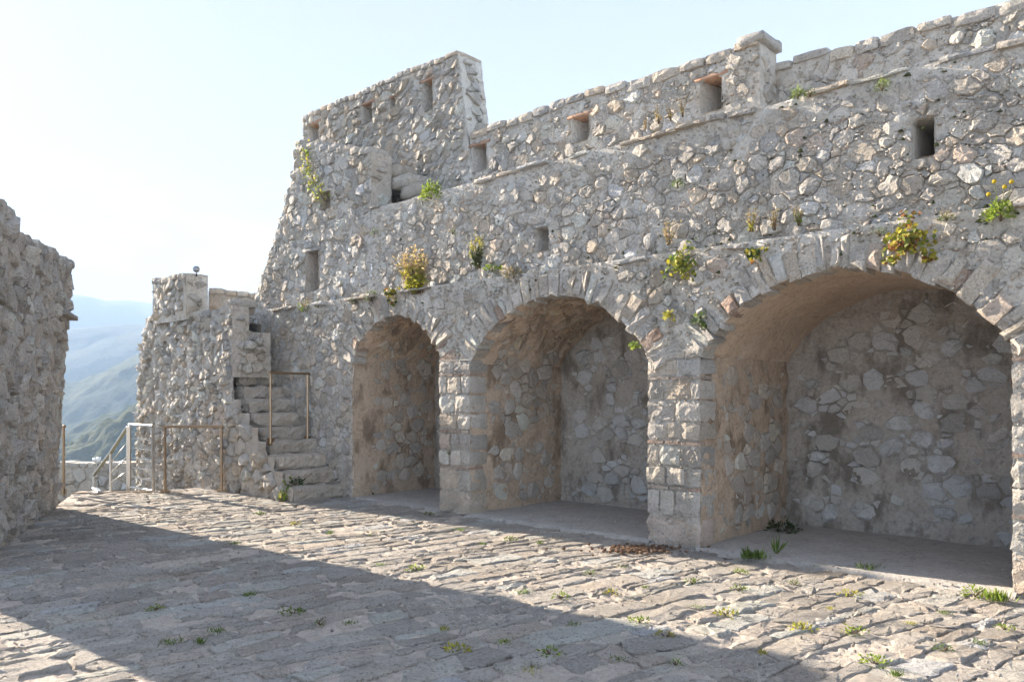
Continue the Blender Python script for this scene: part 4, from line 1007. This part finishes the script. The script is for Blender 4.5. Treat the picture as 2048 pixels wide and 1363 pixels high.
WALLP = [
 # name, px, py(base), off, kind, w px, h px, col, col2, n, label
 ('bush', 862, 398, .10, 'cushion', 44, 36, 'bright', 'bright', 420, 'round bright green bush on the wall walk edge beside the tower steps'),
 ('flowering_shrub', 834, 586, .02, 'spikes', 92, 92, 'yellow', 'pink', 900, 'large yellow feathery shrub with pinkish tips on the ledge above the first arch'),
 ('creeper', 787, 586, .0, 'ivy', 40, 36, 'autumn', 'dark', 120, 'dark green and yellow leafy creeper beside the big feathery shrub'),
 ('cushion_plant', 745, 602, .02, 'cushion', 32, 22, 'greyg', None, 220, 'grey-green cushion plant on the ledge left of the creeper'),
 ('cushion_plant', 710, 608, .02, 'cushion', 22, 14, 'greyg', None, 130, 'smallest grey-green cushion plant on the ledge'),
 ('cushion_plant', 612, 622, .02, 'cushion', 28, 26, 'green', 'dry', 200, 'green plant with dry straw tops on the ledge below the tall opening'),
 ('cushion_plant', 637, 614, .02, 'cushion', 18, 14, 'green', None, 120, 'little green plant on the ledge below the tall opening'),
 ('flowering_shrub', 957, 536, .02, 'spikes', 36, 66, 'dark', 'yellow', 300, 'narrow dark plant with bright yellow top on the ledge between two arches'),
 ('weed', 985, 540, .02, 'cushion', 34, 12, 'bright', None, 140, 'flat bright green weed on the ledge beside the yellow topped plant'),
 ('dry_tuft', 1027, 556, .02, 'cushion', 38, 26, 'dry', 'dry', 260, 'dry pinkish straw tuft on the ledge above the middle arch'),
 ('creeper', 1366, 525, .0, 'ivy', 70, 62, 'yellow', 'green', 190, 'yellow-green creeper hanging above the pier between the two larger arches'),
 ('creeper', 1818, 478, .0, 'ivy', 92, 84, 'autumn', 'autumn', 280, 'red and gold autumn creeper hanging above the largest arch'),
 ('bush', 2001, 440, .02, 'cushion', 54, 42, 'bright', None, 480, 'round bright green bush with tiny yellow flowers on the ledge'),
 ('dry_spikes', 1502, 462, .04, 'spikes', 28, 46, 'yellow', 'pink', 160, 'slender yellow and pink spikes on the ledge above the largest arch, first of three'),
 ('dry_spikes', 1548, 458, .04, 'spikes', 22, 48, 'pink', 'pink', 140, 'slender pink straw spikes on the ledge above the largest arch, middle of three'),
 ('dry_spikes', 1598, 450, .04, 'spikes', 24, 44, 'bright', 'pink', 150, 'slender green and pink spikes on the ledge above the largest arch, last of three'),
 ('dry_spikes', 1338, 488, .04, 'spikes', 26, 50, 'pink', 'pink', 140, 'pale orange spikes standing on the ledge above the yellow-green creeper'),
 ('dry_spikes', 1290, 262, .10, 'spikes', 18, 34, 'pink', 'dry', 90, 'pale orange straw spikes on the wall walk edge'),
 ('dry_spikes', 1318, 246, .10, 'spikes', 18, 42, 'pink', 'dry', 90, 'pale orange straw spikes on the wall walk edge'),
 ('dry_spikes', 1342, 240, .10, 'spikes', 16, 34, 'pink', 'dry', 90, 'pale orange straw spikes on the wall walk edge'),
 ('dry_spikes', 1366, 232, .10, 'spikes', 18, 36, 'pink', 'dry', 90, 'pale orange straw spikes on the wall walk edge'),
 ('wall_plant', 1595, 196, .06, 'cushion', 28, 24, 'green', 'bright', 200, 'bright green plant rooted below the stepped parapet pier'),
 ('wall_plant', 1620, 192, .06, 'cushion', 20, 16, 'green', None, 120, 'smaller dark green plant next to the plant below the parapet pier'),
 ('wall_plant', 1765, 180, .06, 'cushion', 32, 22, 'greyg', 'bright', 200, 'pale green plant high on the wall beside a large blue-grey stone'),
 ('wall_plant', 1355, 374, .10, 'cushion', 26, 18, 'green', None, 130, 'small green plant in the middle of the upper wall'),
 ('wall_plant', 1760, 470, .0, 'cushion', 28, 16, 'greyg', None, 130, 'pale green plant just left of the autumn creeper'),
 ('wall_plant', 1893, 440, .0, 'cushion', 30, 20, 'green', 'dry', 130, 'green and straw plant on the ledge between autumn creeper and round bush'),
 ('wall_plant', 1510, 505, .0, 'ivy', 38, 20, 'autumn', 'dark', 60, 'low reddish and dark creeper under the ledge above the largest arch'),
 ('wall_plant', 1402, 640, .0, 'ivy', 24, 34, 'greyg', 'green', 60, 'green trailing plant on the pier between the two larger arches'),
 ('wall_plant', 1340, 628, .0, 'ivy', 16, 20, 'yellow', None, 26, 'small yellow plant on the masonry beside the middle arch'),
 ('wall_plant', 1272, 688, .0, 'ivy', 20, 12, 'bright', None, 26, 'tiny bright plant at the right rim of the middle arch'),
 ('wall_plant', 749, 468, .10, 'cushion', 18, 14, 'green', None, 90, 'small green plant on the battered wall below the turret'),
 ('wall_plant', 898, 908, .0, 'cushion', 12, 10, 'bright', None, 50, 'tiny green plant on the pier between the first and middle arch'),
 ('wall_plant', 905, 468, .10, 'cushion', 14, 10, 'green', None, 60, 'tiny green plant on the upper wall above the feathery shrub'),
]
for i, (nm, px, py, off, kd, w, h, c1_, c2_, n, lab) in enumerate(WALLP):
    p, m_ = wp(px, py, off, .035); m_ *= 1.0
    plant(nm, lab, 'plant', p, kd, w * m_, h * m_, OUT, c1_, 300 + i, n, c2_, 'straw spikes on the wall walk edge' if lab.startswith('pale orange straw') else None)
# the leaning shrub on the turret
pts = [wp(x, y, UOFF, .05)[0] for x, y in ((650, 402), (632, 372), (618, 340), (610, 300))]
plant('shrub', 'thin leaning shrub with yellow-green leaves rooted in the high turret opening', 'plant', pts[0], 'shrub', .085, .5, OUT, 'yellow', 360, 270, 'bright', hang=pts)
pts = [wp(x, y, UOFF, .05)[0] for x, y in ((650, 405), (640, 418))]
# yellow flowers above the round bush
p, m_ = wp(2000, 405, 0., .04); fl = thing('flower_stalks', 'thin flower stalks with yellow heads rising from the round bush', 'flower', p)
for dx, hh_ in ((-10, 44), (8, 30), (20, 38), (-20, 20)):
    e = p + AX * dx * m_ + UP * hh_ * m_; V, F = rod(p + AX * dx * .4 * m_ - UP * .04, e, .0025, .002, 5); sm2 = mesh_obj('stem', V, F, 'leaf', fl, tint=(.15, .2, .04))
    V, F = join([rod(e, e + OUT * .006, .018, .014, 8)]); mesh_obj('flower_head', V, F, 'leaf', sm2, tint=(.7, .5, .02))
# plants on the ground
GP = [('leafy_weed', 573, 1002, 'ivy', .26, .32, 'bright', 'yellow', 90, 'bright yellow-green leafy weed at the foot of the stone stair'),
      ('leafy_weed', 716, 990, 'cushion', .50, .24, 'dark', 'green', 260, 'dark green leafy clump at the foot of the wall beside the stair'),
      ('leafy_weed', 1507, 1122, 'grass', .30, .12, 'green', None, 160, 'dark green grass clump at the front of the largest niche'),
      ('leafy_weed', 1554, 1112, 'grass', .08, .20, 'green', None, 14, 'thin upright sprig on the floor of the largest niche'),
      ('leafy_weed', 1733, 1142, 'grass', .30, .07, 'green', None, 60, 'low dark sprig lying on the floor of the largest niche'),
      ('leafy_weed', 1568, 1066, 'cushion', .36, .10, 'dark', None, 130, 'dark leafy clump in the corner at the back of the largest niche'),
      ('leafy_weed', 1950, 1196, 'cushion', .18, .07, 'bright', None, 150, 'bright green moss-like clump by the right pier'),
      ('leafy_weed', 1992, 1206, 'grass', .22, .10, 'bright', None, 160, 'bright grass clump against the right pier')]
for i, (nm, px, py, kd, w, h, c1_, c2_, n, lab) in enumerate(GP):
    plant(nm, lab, 'weed', px_ground(px, py) + UP * (.12 if kd == 'ivy' else .025), kd, w, h, np.array([-.3, -.9, 0]) / .95, c1_, 380 + i, n, c2_)
p = P2 + AX * (A0 - RUN * .9) + NX * -.72 + UP * (RISE + .01)
plant('leafy_weed', 'dark weed growing on the lowest step of the stone stair', 'weed', p, 'cushion', .26, .13, np.array([0, -1., 0]), 'dark', 395, 150)
tufts = [(1048, 1188), (1245, 1136), (1480, 1148), (1477, 1182), (1452, 1232), (1278, 1246), (1330, 1274), (1398, 1216), (1525, 1310), (1708, 1268), (1790, 1356), (1888, 1302), (1222, 1190), (1290, 1178), (1122, 1196), (1145, 1252),
         (760, 1132), (886, 1262), (912, 1302), (700, 1250), (830, 1140), (1008, 1288), (1100, 1310), (500, 1194), (585, 1228), (640, 1250), (400, 1290), (310, 1220), (345, 1290), (433, 1268), (1060, 1345), (1235, 1322), (1600, 1260), (1660, 1220),
         (1820, 1250), (1700, 1190), (1385, 1168), (1180, 1150), (965, 1090), (920, 1062), (1020, 1082), (1080, 1090), (660, 1070), (590, 1050), (740, 1072), (520, 1030), (30, 1060), (60, 1052), (470, 1090), (860, 1030), (1350, 1330), (1590, 1170), (1640, 1135), (1890, 1230), (1750, 1330), (1960, 1290), (2010, 1260)]
tr = np.random.default_rng(399)
for i, (px, py) in enumerate(tufts):
    p = px_ground(px, py) + UP * .012
    kd = 'cushion' if tr.random() < .55 else 'grass'; w_, h_ = tr.uniform(.07, .19), tr.uniform(.02, .05); cl_ = str(tr.choice(['bright', 'green', 'green', 'yellow']))
    sh_ = (p[0] - LW1[0]) * math.sin(-SUN_PHI) + (p[1] - LW1[1]) * math.cos(SUN_PHI) < 0
    lab = ('tiny ' if w_ < .11 else 'small ') + {'bright': 'bright green', 'green': 'green', 'yellow': 'yellowish'}[cl_] + (' leafy' if kd == 'cushion' else ' grassy') + ' weed tuft in a ' + ('shaded' if sh_ else 'sunlit') + ' joint of the paving'
    plant('weed_tuft', lab, 'weed', p, kd, w_, h_, (0, -1, 0), cl_, 400 + i, 60, None, 'weed tufts in the paving joints')
# moss pads in the wall joints
def moss_mesh():
    V, F = block((0, 0, 0), np.array([1., 0, 0]), np.array([0, 1., 0]), UP, (1, 1, 1), np.random.default_rng(3), (4, 4, 4), .9, .25, 2.0)
    o = mesh_obj('moss_pad', V, F, 'moss'); return o
m0 = moss_mesh(); mr = np.random.default_rng(500); first = True
for i in range(130):
    px, py = mr.uniform(700, 2040), 0
    lo, hi = np.interp(px, [700, 2048], [600, 410]), np.interp(px, [760, 2048], [410, 75])
    py = mr.uniform(hi + 10, lo + 70) if i % 3 else lo + mr.normal(0, 14)
    up_ = py < lo; a, b, D = px_on_facade(px, py, UOFF if up_ else 0)
    if not up_ and float(s_arch_front(np.array(a), np.array(b))) < .04: continue
    o = m0 if first else m0.copy()
    if not first: C.objects.link(o)
    first = False
    o.location = P2 + AX * a + NX * ((UOFF if up_ else 0) - .012) + UP * b; s_ = mr.uniform(.02, .06); o.scale = (s_ * mr.uniform(.7, 1.6), s_ * .8, s_ * mr.uniform(.6, 1.1)); o.rotation_euler = (0, 0, math.atan2(AX[1], AX[0]))
    o['label'] = 'small dark moss pad in a joint of the upper rubble wall' if up_ else 'small dark moss pad in a joint of the masonry around the arches'; o['category'] = 'moss'; o['group'] = 'moss pads in the wall joints'
# spill of red earth at the foot of the pier
er = np.random.default_rng(600); parts = []
for i in range(260):
    p = px_ground(1275 + er.normal(0, 42), 1102 + er.normal(0, 4.5)); s_ = er.uniform(.008, .03); V, F = block(p + UP * .03, np.array([1., 0, 0]), np.array([0, 1., 0]), UP, (s_ * 1.4, s_ * 1.2, s_), er, (2, 2, 1), .4, .2); parts.append((V, F))
o = mesh_obj('earth_crumbs', *join(parts), 'earth'); o['kind'] = 'stuff'; o['label'] = 'spill of reddish brown earth crumbs at the foot of the pier'; o['category'] = 'earth'
# pebbles and grit on the paving
parts, tt = [], []
for i in range(1500):
    p = px_ground(er.uniform(60, 2040), 0) if False else None
    x_, y_ = er.uniform(-5.5, 5), er.uniform(3.2, 13)
    q = np.array([x_, y_, 0.])
    if pave_inside(q) < .05 and er.random() < .5: continue
    if (q - P2) @ NX > 1.4 or (q - LW0) @ LWN < .05 or y_ > 12.5: continue
    s_ = er.uniform(.006, .022); V, F = block(q + UP * (.028), np.array([1., 0, 0]), np.array([0, 1., 0]), UP, (s_ * 1.5, s_ * 1.2, s_), er, (2, 2, 1), .5, .2); parts.append((V, F)); tt.append(np.tile(pick_tint(er, PAL_P, PW), (len(V), 1)))
o = mesh_obj('grit', *join(parts), 'paving', tint=np.vstack(tt)); o['kind'] = 'stuff'; o['label'] = 'loose grit and pebbles scattered over the paving'; o['category'] = 'grit'

# ================================================================== haze
m = bpy.data.materials.new('haze_air'); m.use_nodes = True; nt = m.node_tree; nt.nodes.remove(nt.nodes['Principled BSDF'])
pv = nt.nodes.new('ShaderNodeVolumePrincipled'); pv.inputs['Color'].default_value = (.56, .74, 1.0, 1); pv.inputs['Density'].default_value = 4.4e-4; pv.inputs['Anisotropy'].default_value = -.25
nt.links.new(pv.outputs[0], nt.nodes['Material Output'].inputs['Volume']); M['haze_air'] = m
hx0, hx1, hy0, hy1, hz0, hz1 = -13000, 13000, -13000, 13000, -153, 470
V = [(x, y, z) for x in (hx0, hx1) for y in (hy0, hy1) for z in (hz0, hz1)]
o = mesh_obj('haze', V, [(0, 1, 3, 2), (4, 6, 7, 5), (0, 4, 5, 1), (2, 3, 7, 6), (0, 2, 6, 4), (1, 5, 7, 3)], 'haze_air', smooth=False); o['kind'] = 'stuff'
